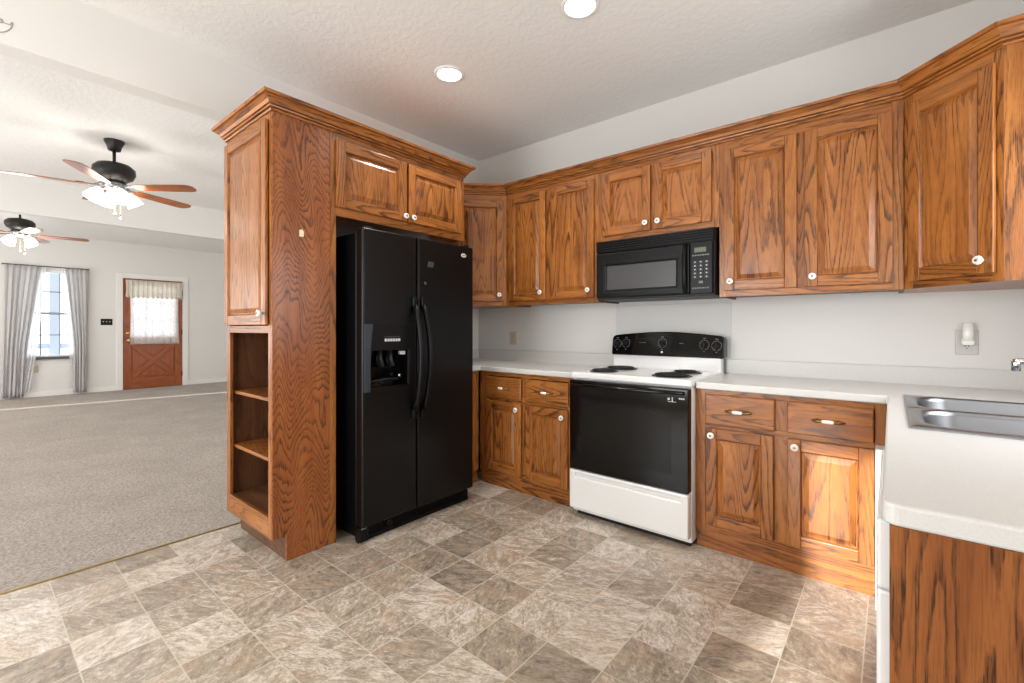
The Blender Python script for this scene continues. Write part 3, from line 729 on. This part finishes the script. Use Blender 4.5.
def coil(cx, cy, r):
    bn = MB().lathe([(r + 0.014, 0.0), (r + 0.014, 0.003), (r + 0.006, 0.0035), (r * 0.95, -0.001 + 0.002), (0.01, 0.001)], (cx, cy, 0.926), 'z', 36).build('burner', BLACK, rg)
    n = max(3, int(r / 0.021)); pts = []
    for k in range(n * 22 + 1):
        a = 2 * math.pi * k / 22; rr = 0.020 + (r - 0.020) * k / (n * 22)
        pts.append((cx + rr * math.cos(a), cy + rr * math.sin(a), 0.9365))
    MB().tube(pts, 0.0055, 8, flat=0.8).build('coil', COIL, bn)
coil(0.150, 0.165, 0.078); coil(0.600, 0.160, 0.100); coil(0.150, 0.415, 0.098); coil(0.600, 0.415, 0.078)
MB().box(0.004, 0.580, 0.924, RW - 0.004, 0.640, 1.030).build('backguard', ENAMEL, rg, bevel=0.006)
PW = RW + 0.018
ol = [(0.0, 1.022), (0.012, 1.014), (PW - 0.012, 1.014), (PW, 1.022), (PW, 1.128), (PW - 0.006, 1.148), (PW - 0.024, 1.158)]
ol += [(PW - 0.03 - (PW - 0.06) * k / 16, 1.159 + 0.024 * math.sin(math.pi * k / 16)) for k in range(17)] + [(0.024, 1.158), (0.006, 1.148), (0.0, 1.128)]
pn = MB()
pn.strip_faces([[(x, 0.640, z) for x, z in ol], [(x, 0.562 + (z - 1.014) * 0.16, z) for x, z in ol], [(x + (0.006 if x < 0.39 else -0.006) * (1 if (x < 0.03 or x > PW - 0.03) else 0), 0.556 + (z - 1.014) * 0.16, z + (0.005 if z < 1.03 else -0.005)) for x, z in ol]], True, 0, False)
cpn = pn.build('control_panel', BLACKGLASS, rg, bevel=0.003)
def dial(x, z, r=0.021):
    y = 0.556 + (z - 1.014) * 0.16
    k = MB().lathe([(r, 0.0), (r, 0.010), (r * 0.85, 0.018), (0.004, 0.019)], (x, y, z), 'y', 22)
    k.box(x - 0.003, y - 0.027, z - r * 0.9, x + 0.003, y - 0.016, z + r * 0.9)
    kb = k.build('knob', BLACK, cpn)
    t = MB()
    for q in range(18):
        a = R(q * 20 + 90)
        if q == 9: continue
        rr = 0.030; cx, cz = x + rr * math.cos(a), z + rr * math.sin(a)
        s_ = 0.0022
        t.prism([(cx - s_, cz - s_), (cx + s_, cz - s_), (cx + s_, cz + s_), (cx - s_, cz + s_)], y - 0.0022 + (cz - z) * 0.16, y + 0.002 + (cz - z) * 0.16, 'y')
    t.box(x - 0.009, y - 0.001 + 0.044 * 0.16 - 0.001, z + 0.040, x + 0.009, y + 0.010, z + 0.044)
    t.box(x - 0.004, y - 0.045 * 0.16 - 0.0012, z - 0.046, x + 0.004, y + 0.002, z - 0.042)
    t.build('dial_marks', MARKDIM, kb)
for x, z in ((0.043, 1.096), (0.112, 1.100), (0.382, 1.106), (0.662, 1.100), (0.738, 1.096)): dial(x, z, 0.0175)
MB().lathe([(0.008, 0), (0.008, 0.003)], (0.382, 0.556 + 0.03 * 0.16, 1.043), 'y', 16).build('badge', MARK, cpn)
t = MB()
for x in (0.215, 0.235, 0.25, 0.50, 0.515): t.box(x, 0.562 + 0.092 * 0.16 - 0.0085, 1.104, x + 0.010, 0.575, 1.108)
t.build('panel_marking', MARKDIM, cpn)

# thin rectangle, slightly greyer than the wall, behind the stove
tag(MB().box(-1.622, YB - 0.007, 1.0, -0.802, YB - 0.0005, 1.38).build('wall_rectangle', plain('grey_wall_rectangle', (206, 205, 203), 0.5), bevel=0.001, seg=1), 'thin pale grey rectangle on the wall behind the stove', 'panel')

# ------------------------------------------------------------------ microwave (local frame, front at y = 0)
mw = thing('microwave', 'black over-the-range microwave hanging under the short oak cabinet', 'microwave', (-1.588, 2.830, 1.405))
MWW, MH = 0.780, 0.405
MB().box(0, 0.030, 0.0, MWW, 0.378, MH).build('body', plain('microwave_casing', (40, 40, 42), 0.45, spec=0.3), mw, bevel=0.003)
md_ = MB().plate([0, 0.078, 0.560, 0.640], [0.012, 0.066, 0.232, 0.322], {(1, 1)}, 0.030, 0.0, 'y').build('door', BLACK, mw, bevel=0.010, seg=3)
mb = MB()
ri = [[(0.060, -0.001, 0.046), (0.580, -0.001, 0.046), (0.580, -0.001, 0.262), (0.060, -0.001, 0.262)], [(0.080, 0.012, 0.068), (0.556, 0.012, 0.068), (0.556, 0.012, 0.230), (0.080, 0.012, 0.230)]]
mb.strip_faces(ri, True, 0, False, caps=False)
mb.build('door_rim', DARKGREY, md_, fix=True)
MB().box(0.076, 0.012, 0.064, 0.562, 0.020, 0.234).build('window', MWGLASS, md_)
MB().tube([(0.618, 0.0, 0.020), (0.618, -0.022, 0.06), (0.618, -0.030, 0.15), (0.618, -0.024, 0.26), (0.618, 0.0, 0.318)], [0.014, 0.013, 0.012, 0.013, 0.014], 12, up=(1, 0, 0)).build('handle', BLACK, md_)
cpm = MB().box(0.646, 0.0, 0.012, 0.776, 0.030, 0.322).build('control_panel', BLACK, mw, bevel=0.004)
MB().box(0.672, -0.0015, 0.262, 0.740, 0.001, 0.290).build('display', LCD, cpm)
for r_ in range(5):
    for c_ in range(3):
        b_ = MB().box(0.662 + c_ * 0.034, -0.003, 0.104 + r_ * 0.0225, 0.690 + c_ * 0.034, 0.001, 0.121 + r_ * 0.0225)
        b_.box(0.672 + c_ * 0.034, -0.0036, 0.110 + r_ * 0.0225, 0.680 + c_ * 0.034, -0.0028, 0.116 + r_ * 0.0225, mi=1)
        b_.build('button', [DARKGREY, MARK], cpm)
t = MB()
for k in range(7): t.box(0.660 + k * 0.0145, -0.0016, 0.240, 0.670 + k * 0.0145, 0.001, 0.247)
for k in range(7): t.box(0.660 + k * 0.0145, -0.0016, 0.042, 0.669 + k * 0.0145, 0.001, 0.050)
t.box(0.698, -0.0016, 0.074, 0.722, 0.001, 0.088)
t.build('panel_lettering', MARKDIM, cpm)
vg = MB().box(0, 0.012, 0.326, MWW, 0.030, MH)
for k in range(5):
    z = 0.330 + k * 0.0150
    vg.hexa([(0.002, -0.002, z), (MWW - 0.002, -0.002, z), (MWW - 0.002, 0.014, z + 0.006), (0.002, 0.014, z + 0.006), (0.002, -0.002, z + 0.008), (MWW - 0.002, -0.002, z + 0.008), (MWW - 0.002, 0.014, z + 0.012), (0.002, 0.014, z + 0.012)])
vg.build('vent_grille', BLACK, mw)

# ------------------------------------------------------------------ outlets, night light
def outlet(name, label, loc, rz, m, w_=0.075, h=0.118):
    t = thing(name, label, 'outlet', loc, rz)
    MB().box(-w_ / 2, -0.006, -h / 2, w_ / 2, 0, h / 2).build('plate', m, t, bevel=0.003)
    for s in (-1, 1):
        f = MB().box(-0.017, -0.008, s * 0.021 - 0.014, 0.017, -0.005, s * 0.021 + 0.014).build('socket', m, t, bevel=0.003)
        b_ = MB().box(-0.008, -0.0088, s * 0.021 - 0.002, -0.005, -0.0078, s * 0.021 + 0.007).box(0.005, -0.0088, s * 0.021 - 0.002, 0.008, -0.0078, s * 0.021 + 0.007)
        b_.lathe([(0.0028, 0), (0.0028, 0.001)], (0, -0.0078, s * 0.021 - 0.008), 'y', 8)
        b_.build('slots', SHADOWGAP, f)
    return t
outlet('wall_outlet', 'almond wall outlet above the counter between refrigerator and stove', (-2.655, YB - 0.0005, 1.118), 0, ALMOND)
outlet('wall_outlet', 'grey oversized wall outlet under the angled right corner cabinet', (0.291, YB - 0.0005, 1.138), 0, GREYPL, 0.084, 0.124)
nl = thing('night_light', 'white plug-in night light in the right wall outlet', 'night light', (0.293, YB - 0.0085, 1.160))
MB().prism([(-0.020, -0.036), (0.020, -0.036), (0.024, -0.018), (0.020, 0.004), (-0.020, 0.004), (-0.024, -0.018)], -0.030, 0.0, 'y').build('base', WHITEP, nl, bevel=0.006)
MB().lathe([(0.020, -0.012), (0.0215, 0.02), (0.019, 0.072), (0.016, 0.076)], (0, -0.024, 0), 'z', 20).build('shade', CERAMIC, nl)

# ------------------------------------------------------------------ recessed ceiling lights
def recessed(x, y, label):
    t = thing('recessed_light', label, 'ceiling light', (x, y, ZC))
    MB().lathe([(0.075, 0.0), (0.098, 0.0), (0.094, -0.007), (0.078, -0.010), (0.075, -0.004), (0.075, 0.0)], (0, 0, 0), 'z', 36, caps=False).build('trim_ring', TRIMW, t)
    MB().lathe([(0.076, -0.003), (0.060, -0.007), (0.002, -0.008)], (0, 0, 0), 'z', 36).build('lens', LENS, t)
    l = bpy.data.lights.new('recessed_lamp', 'SPOT'); l.energy = 48; l.spot_size = R(150); l.spot_blend = 1.0; l.shadow_soft_size = 0.07; l.color = (1, 0.96, 0.90)
    lo = bpy.data.objects.new('recessed_lamp', l); C.objects.link(lo); lo.parent = t; lo.location = (0, 0, -0.03)
recessed(-2.172, 1.985, 'round recessed ceiling light nearer the refrigerator, fully in view')
recessed(-1.205, 1.985, 'round recessed ceiling light above the stove, cut by the top edge')

# ------------------------------------------------------------------ ceiling fans
def fan(x, y, ztop, zm, a0, label, nl_, la, power):
    """zm: blade plane height"""
    t = thing('ceiling_fan', label, 'ceiling fan', (x, y, ztop))
    d = zm - ztop
    MB().lathe([(0.070, 0.0), (0.070, -0.012), (0.052, -0.05), (0.044, -0.085), (0.020, -0.092)], (0, 0, 0), 'z', 28).build('canopy', BRONZE, t)
    MB().lathe([(0.012, -0.08), (0.012, d + 0.20)], (0, 0, 0), 'z', 14).build('downrod', BRONZE, t)
    mo = MB().lathe([(0.02, d + 0.215), (0.05, d + 0.210), (0.115, d + 0.195), (0.145, d + 0.165), (0.148, d + 0.125), (0.130, d + 0.085), (0.100, d + 0.065), (0.075, d + 0.045)], (0, 0, 0), 'z', 40).build('motor', BRONZE, t)
    MB().lathe([(0.075, d + 0.046), (0.08, d + 0.02), (0.07, d - 0.015), (0.045, d - 0.035), (0.02, d - 0.04)], (0, 0, 0), 'z', 28).build('light_kit', STEEL, t)
    for k in range(5):
        a = R(a0 + 72 * k)
        bl = MB(); bl.new_piece()
        prof = [(0.17, 0.045), (0.22, 0.055), (0.45, 0.066), (0.62, 0.068), (0.66, 0.055), (0.68, 0.025)]
        up = [(r, h) for r, h in prof]; lo = [(r, -h) for r, h in reversed(prof)]
        ring = up + lo
        tilt = -0.13
        R3 = lambda p, z: (p[0], p[1] * math.cos(tilt), p[1] * math.sin(tilt) + z)
        bl.strip_faces([[R3(p, -0.003) for p in ring], [R3(p, 0.003) for p in ring]], True, 0, False, (1, 0, 0))
        b_ = bl.build('blade', FANWOOD, t, loc=(0, 0, d), rot=(0, 0, a))
        br = MB()
        br.box(0.09, -0.012, 0.0035, 0.25, 0.012, 0.008); br.box(0.19, -0.035, 0.0035, 0.24, 0.035, 0.0075)
        br.tube([(0.07, 0, 0.05), (0.10, 0, 0.02), (0.13, 0, 0.006)], 0.008, 8)
        br.build('bracket', STEEL, b_)
    for k in range(nl_):
        a = R(la + 360 / nl_ * k)
        ca, sa = math.cos(a), math.sin(a)
        arm = MB().tube([(0.05 * ca, 0.05 * sa, d - 0.01), (0.085 * ca, 0.085 * sa, d - 0.025), (0.10 * ca, 0.10 * sa, d - 0.045)], 0.010, 8).build('light_arm', STEEL, t)
        rings = []
        ax = Vector((0.55 * ca, 0.55 * sa, -0.84)).normalized(); e1 = Vector((-sa, ca, 0)); e2 = ax.cross(e1)
        o_ = Vector((0.095 * ca, 0.095 * sa, d - 0.035))
        for h, r in ((0.0, 0.022), (0.02, 0.034), (0.05, 0.050), (0.085, 0.056), (0.11, 0.062), (0.112, 0.04), (0.10, 0.006)):
            rings.append([o_ + ax * h + e1 * (r * math.cos(2 * math.pi * j / 20)) + e2 * (r * math.sin(2 * math.pi * j / 20)) for j in range(20)])
        MB().strip_faces(rings, True, 0, True).build('lamp_shade', SHADE, arm)
    for k, (px, py, ln) in enumerate(((0.03, 0.0, 0.19), (-0.02, 0.045, 0.215))):
        ch = MB().tube([(px, py, d - 0.03), (px, py, d - 0.03 - ln)], 0.0016, 6).build('pull_chain', BRIGHTBRASS, t)
        MB().lathe([(0.003, 0), (0.009, -0.008), (0.009, -0.018), (0.003, -0.026)], (px, py, d - 0.03 - ln), 'z', 12).build('pull_knob', CERAMIC, ch)
    l = bpy.data.lights.new('fan_lamp', 'POINT'); l.energy = power * 0.62; l.shadow_soft_size = 0.10; l.color = (1, 0.985, 0.96)
    lo = bpy.data.objects.new('fan_lamp', l); C.objects.link(lo); lo.parent = t; lo.location = (0, 0, d - 0.20)
fan(-5.19, 0.838, ZC, 2.43, 42, 'dark bronze ceiling fan with lit shades, the nearer larger one by the kitchen opening', 4, 10, 26)
fan(-9.0, 0.487, 2.87, 2.47, 82, 'dark bronze ceiling fan with lit shades, the farther smaller one above the curtained window', 4, 40, 42)

# ------------------------------------------------------------------ far wall: window, curtains, front door
win = bpy.data.objects.new('window_1', None); C.objects.link(win); win.location = (XF, 0.99, 0.70); struct(win)
WY, WZ = 0.41, 1.54
mb = MB()
for y in (-WY, WY - 0.045): mb.box(-0.10, y, 0, 0.0, y + 0.045, WZ)
mb.box(-0.10, -WY, WZ - 0.045, 0.0, WY, WZ); mb.box(-0.10, -WY, 0, 0.0, WY, 0.03)
mb.build('window_frame', TRIMW, win, bevel=0.003)
mb = MB().box(-0.065, -WY + 0.045, WZ / 2 - 0.02, -0.03, WY - 0.045, WZ / 2 + 0.02)
for y in (-0.12, 0.12): mb.box(-0.06, y - 0.009, 0.03, -0.042, y + 0.009, WZ - 0.045)
for z in (WZ * 0.25, WZ * 0.75): mb.box(-0.06, -WY + 0.045, z - 0.009, -0.042, WY - 0.045, z + 0.009)
mb.build('sash', plain('sash_grey', (150, 156, 166), 0.5), win)
MB().box(-0.053, -WY + 0.045, 0.03, -0.049, WY - 0.045, WZ - 0.045).build('pane', GLASS, win)
MB().box(-0.03, -WY - 0.02, -0.045, 0.045, WY + 0.02, 0.0).build('window_sill', DARKSILL, win, bevel=0.004)
# porch post and rail outside the window
pp = thing('porch_post', 'grey-blue porch post and rail outside the curtained window', 'post', (XF - 1.4, 1.16, 0))
MB().box(-0.07, -0.07, -0.3, 0.07, 0.07, 2.7).build('post', OUTW, pp)
MB().box(-0.04, -1.6, 0.80, 0.04, 1.6, 0.90).build('rail', OUTW, pp)

def curtain(name, label, pts_top, pts_bot, ztop, zbot, folds, amp, m, x0, gather=None, cat='curtain', nz=24, wave=0.0):
    """panel hanging along y; pts_*: (y0, y1) at top and bottom; gather: (z, y0, y1) in between"""
    mb = MB(); ny = folds * 10
    rows = []
    for k in range(nz + 1):
        t = k / nz; z = ztop + (zbot - ztop) * t
        if gather:
            tg = (ztop - gather[0]) / (ztop - zbot)
            if t < tg: s_ = t / tg; a = pts_top[0] + (gather[1] - pts_top[0]) * s_; b_ = pts_top[1] + (gather[2] - pts_top[1]) * s_
            else: s_ = (t - tg) / (1 - tg); a = gather[1] + (pts_bot[0] - gather[1]) * s_; b_ = gather[2] + (pts_bot[1] - gather[2]) * s_
        else:
            a = pts_top[0] + (pts_bot[0] - pts_top[0]) * t; b_ = pts_top[1] + (pts_bot[1] - pts_top[1]) * t
        row = []
        for j in range(ny + 1):
            u = j / ny
            ph = 2 * math.pi * folds * u
            row.append((x0 + amp * (0.5 + 0.5 * t) * (math.sin(ph) + 0.4 * math.sin(2.3 * ph + 1.3 + t)), a + (b_ - a) * u + 0.01 * math.sin(ph * 1.7 + 3 * t), z + (wave * (0.5 + 0.5 * math.cos(ph)) if k == nz else 0)))
        rows.append(row)
    mb.strip_faces(rows, False, 0, True)
    o = mb.build(name, m, fix=False)
    sd = o.modifiers.new('thick', 'SOLIDIFY'); sd.thickness = 0.002
    return tag(o, label, cat)
cx = XF + 0.075
curtain('curtain', 'light grey curtain panel hanging at the left side of the far window', (0.44, 0.86), (0.40, 0.66), 2.285, 0.03, 6, 0.022, CURTAIN, cx, (0.9, 0.42, 0.70))
curtain('curtain', 'light grey curtain panel hanging between the far window and the light switch', (1.17, 1.475), (1.28, 1.46), 2.285, 0.03, 5, 0.022, CURTAIN, cx, (0.9, 1.285, 1.47))
def sheer(parent, top, mid, bot):
    mb = MB(); rows = []
    for k in range(21):
        t = k / 20; z = 2.28 + (0.12 - 2.28) * t
        if t < 0.64: q = t / 0.64; a, b_ = (top[i] + (mid[i] - top[i]) * q for i in (0, 1))
        else: q = (t - 0.64) / 0.36; a, b_ = (mid[i] + (bot[i] - mid[i]) * q for i in (0, 1))
        rows.append([(cx - 0.012 + 0.010 * math.sin(7 * j / 20 * 2 * math.pi * 0.6 + 2 * t), a + (b_ - a) * j / 20, z) for j in range(21)])
    mb.strip_faces(rows, False, 0, True)
    mb.build('sheer_edge', SHEER, parent, fix=False)['label'] = 'thin translucent inner edge of the curtain'
cur = [o for o in C.objects if o.name.startswith('curtain') and o.get('category') == 'curtain']
sheer(cur[0], (0.78, 0.93), (0.66, 0.83), (0.58, 0.74))
sheer(cur[1], (1.09, 1.22), (1.21, 1.33), (1.26, 1.34))
cr = thing('curtain_rod', 'thin dark curtain rod above the far window', 'curtain rod', (cx, 0.95, 2.29))
MB().tube([(0, -0.53, 0), (0, 0.53, 0)], 0.008, 10).build('rod', BRONZE, cr)
for y in (-0.53, 0.53):
    MB().box(-0.0745, y - 0.01, -0.008, 0.008, y + 0.01, 0.008).build('bracket', BRONZE, cr)
outlet('wall_outlet', 'almond wall outlet low on the wall under the curtained window', (XF + 0.0005, 0.80, 0.495), R(90), ALMOND, 0.09, 0.12)
sw = thing('light_switch', 'black triple light switch plate between the window curtain and the front door', 'light switch', (XF + 0.0005, 1.745, 1.325), R(90))
MB().box(-0.085, -0.007, -0.060, 0.085, 0, 0.060).build('plate', BLACK, sw, bevel=0.003)
for k in (-1, 0, 1):
    MB().box(k * 0.046 - 0.006, -0.018, -0.006, k * 0.046 + 0.006, -0.006, 0.016).build('toggle', ALMOND, sw, bevel=0.002)

dr_ = bpy.data.objects.new('door_1', None); C.objects.link(dr_); dr_.location = (XF, 1.985, 0.0); struct(dr_)
dr_.rotation_euler = (0, 0, R(90))          # local x along +y of the room, local -y into the room
DW, DH = 0.97, 2.18
mb = MB()
mb.box(0.002, 0.0, 0.012, 0.13, 0.045, DH + 0.003); mb.box(DW - 0.13, 0.0, 0.012, DW - 0.002, 0.045, DH + 0.003)
mb.box(0.13, 0.0, 0.012, DW - 0.13, 0.045, 0.23, 'x'); mb.box(0.13, 0.0, 0.90, DW - 0.13, 0.045, 1.04, 'x'); mb.box(0.13, 0.0, DH - 0.14, DW - 0.13, 0.045, DH + 0.003, 'x')
mb.box(0.13, 0.018, 0.23, DW - 0.13, 0.034, 0.90)
slab = mb.build('door_slab', DOORWOOD, dr_, bevel=0.006)
x0, x1, z0, z1 = 0.13, DW - 0.13, 0.23, 0.90
mb = MB()
for (ax, az, bx, bz, dy) in ((x0, z0, x1, z1, 0.0), (x0, z1, x1, z0, 0.001)):
    d = Vector((bx - ax, bz - az)).normalized(); n = Vector((-d.y, d.x)) * 0.042
    mb.prism([(ax + n.x, az + n.y), (ax - n.x, az - n.y), (bx - n.x, bz - n.y), (bx + n.x, bz + n.y)], 0.004 + dy, 0.019, 'y', (d.x, 0, d.y))
mx_, mz_ = (x0 + x1) / 2, (z0 + z1) / 2
for tri in (((x0 + 0.10, z0 + 0.03), (x1 - 0.10, z0 + 0.03), (mx_, mz_ - 0.09)), ((x0 + 0.10, z1 - 0.03), (x1 - 0.10, z1 - 0.03), (mx_, mz_ + 0.09)), ((x0 + 0.03, z0 + 0.11), (x0 + 0.03, z1 - 0.11), (mx_ - 0.11, mz_)), ((x1 - 0.03, z0 + 0.11), (x1 - 0.03, z1 - 0.11), (mx_ + 0.11, mz_))):
    mb.prism(list(tri), 0.010, 0.019, 'y')
mb.build('cross_brace', DOORWOOD, slab, bevel=0.006)
MB().box(0.13, 0.020, 1.04, DW - 0.13, 0.026, DH - 0.14).build('door_glass', GLASS, slab)
mb = MB()
for k in (1, 2): mb.box(0.13 + (DW - 0.26) * k / 3 - 0.012, 0.008, 1.04, 0.13 + (DW - 0.26) * k / 3 + 0.012, 0.038, DH - 0.14)
for k in (1, 2): mb.box(0.13, 0.0085, 1.04 + (DH - 1.18) * k / 3 - 0.012, DW - 0.13, 0.0375, 1.04 + (DH - 1.18) * k / 3 + 0.012, 'x')
mb.build('muntins', TRIMW, slab)
MB().lathe([(0.03, 0.0), (0.03, 0.008), (0.012, 0.012), (0.012, 0.035), (0.028, 0.045), (0.030, 0.060), (0.02, 0.070)], (0.072, 0.0, 0.97), 'y', 18).build('door_knob', BRIGHTBRASS, slab)
MB().lathe([(0.03, 0.0), (0.03, 0.014), (0.022, 0.018), (0.012, 0.020), (0.012, 0.03)], (0.072, 0.0, 1.11), 'y', 18).build('deadbolt', BRIGHTBRASS, slab)
for z in (0.25, 1.12, 1.95): MB().lathe([(0.009, -0.05), (0.009, 0.05)], (DW - 0.008, -0.006, z), 'z', 10).build('hinge', BRONZE, slab)
MB().box(0.0, -0.01, 0.0, DW, 0.08, 0.012).build('threshold', DARKSILL, dr_)
mb = MB()
for y in (1.985 - 0.10, 2.955 + 0.002): mb.box(XF, y, 0.004, XF + 0.018, y + 0.098, 2.285)
mb.box(XF, 1.985 - 0.0019, 2.187, XF + 0.018, 2.955 + 0.0019, 2.285)
struct(mb.build('trim_2', TRIMW, bevel=0.004))
curtain('door_valance', 'cream lace valance gathered across the top of the brown front door', (2.015, 2.945), (2.015, 2.945), 2.155, 1.80, 12, 0.010, VALANCE, XF + 0.052, None, 'valance', 8, 0.03)
curtain('door_curtain', 'white lace panel hanging over the glass of the brown front door', (2.085, 2.885), (2.085, 2.885), 1.93, 0.885, 8, 0.004, LACE, XF + 0.028, None, 'curtain', 16, 0.0)

# white script lettering remnant on the header
mb = MB()
def smooth_path(P, n=6):
    out = []
    for i in range(len(P) - 1):
        p0, p1, p2, p3 = P[max(i - 1, 0)], P[i], P[i + 1], P[min(i + 2, len(P) - 1)]
        for k in range(n):
            t = k / n
            out.append(tuple(0.5 * (2 * p1[c] + (p2[c] - p0[c]) * t + (2 * p0[c] - 5 * p1[c] + 4 * p2[c] - p3[c]) * t * t + (3 * p1[c] - p0[c] - 3 * p2[c] + p3[c]) * t ** 3) for c in (0, 1)))
    return out + [P[-1]]
script = [(0.060, 2.602), (0.085, 2.606), (0.100, 2.592), (0.110, 2.590), (0.113, 2.602), (0.106, 2.605), (0.112, 2.594), (0.126, 2.592), (0.136, 2.594), (0.142, 2.606), (0.140, 2.585), (0.128, 2.562), (0.108, 2.545), (0.080, 2.536)]
mb.tube([(0, y, z) for y, z in smooth_path(script)], 0.0024, 6, flat=1.0)
o = mb.build('wall_decal', DECAL, loc=(XL + 0.001, 0, 0))
tag(o, 'end of a grey script lettering decal on the white header at the upper left', 'wall decal')

# ------------------------------------------------------------------ unseen windows behind the camera, blinds made to glow
def glow_blind_window(name, x0, x1, z0, z1, y):
    wv = bpy.data.objects.new(name, None); C.objects.link(wv); wv.location = ((x0 + x1) / 2, y, z0); struct(wv)
    hw, h = (x1 - x0) / 2, z1 - z0
    mb = MB()
    for x in (-hw - 0.06, hw): mb.box(x, 0, -0.06, x + 0.06, 0.015, h + 0.06)
    mb.box(-hw, 0, h, hw, 0.015, h + 0.06); mb.box(-hw, 0, -0.06, hw, 0.015, 0)
    mb.build('window_frame', TRIMW, wv)
    MB().box(-hw, 0.002, 0, hw, 0.006, h).build('blind', BLIND, wv)
glow_blind_window('window_2', -2.85, -1.25, 0.25, 2.25, YR)
glow_blind_window('window_3', -0.15, 0.62, 1.0, 2.1, YR)
glow_blind_window('window_4', -6.7, -4.5, 0.5, 2.2, YLR)
glow_blind_window('window_5', -10.3, -8.1, 0.5, 2.2, YLR)
w6 = bpy.data.objects.new('window_6', None); C.objects.link(w6); w6.location = (XR, 1.95, 1.12); struct(w6)
mb = MB()
for y in (-0.60, 0.555): mb.box(0.02, y, 0, 0.08, y + 0.045, 0.98)
mb.box(0.02, -0.555, 0, 0.08, 0.555, 0.045); mb.box(0.02, -0.555, 0.935, 0.08, 0.555, 0.98); mb.box(0.03, -0.555, 0.47, 0.07, 0.555, 0.51)
mb.build('window_frame', TRIMW, w6)
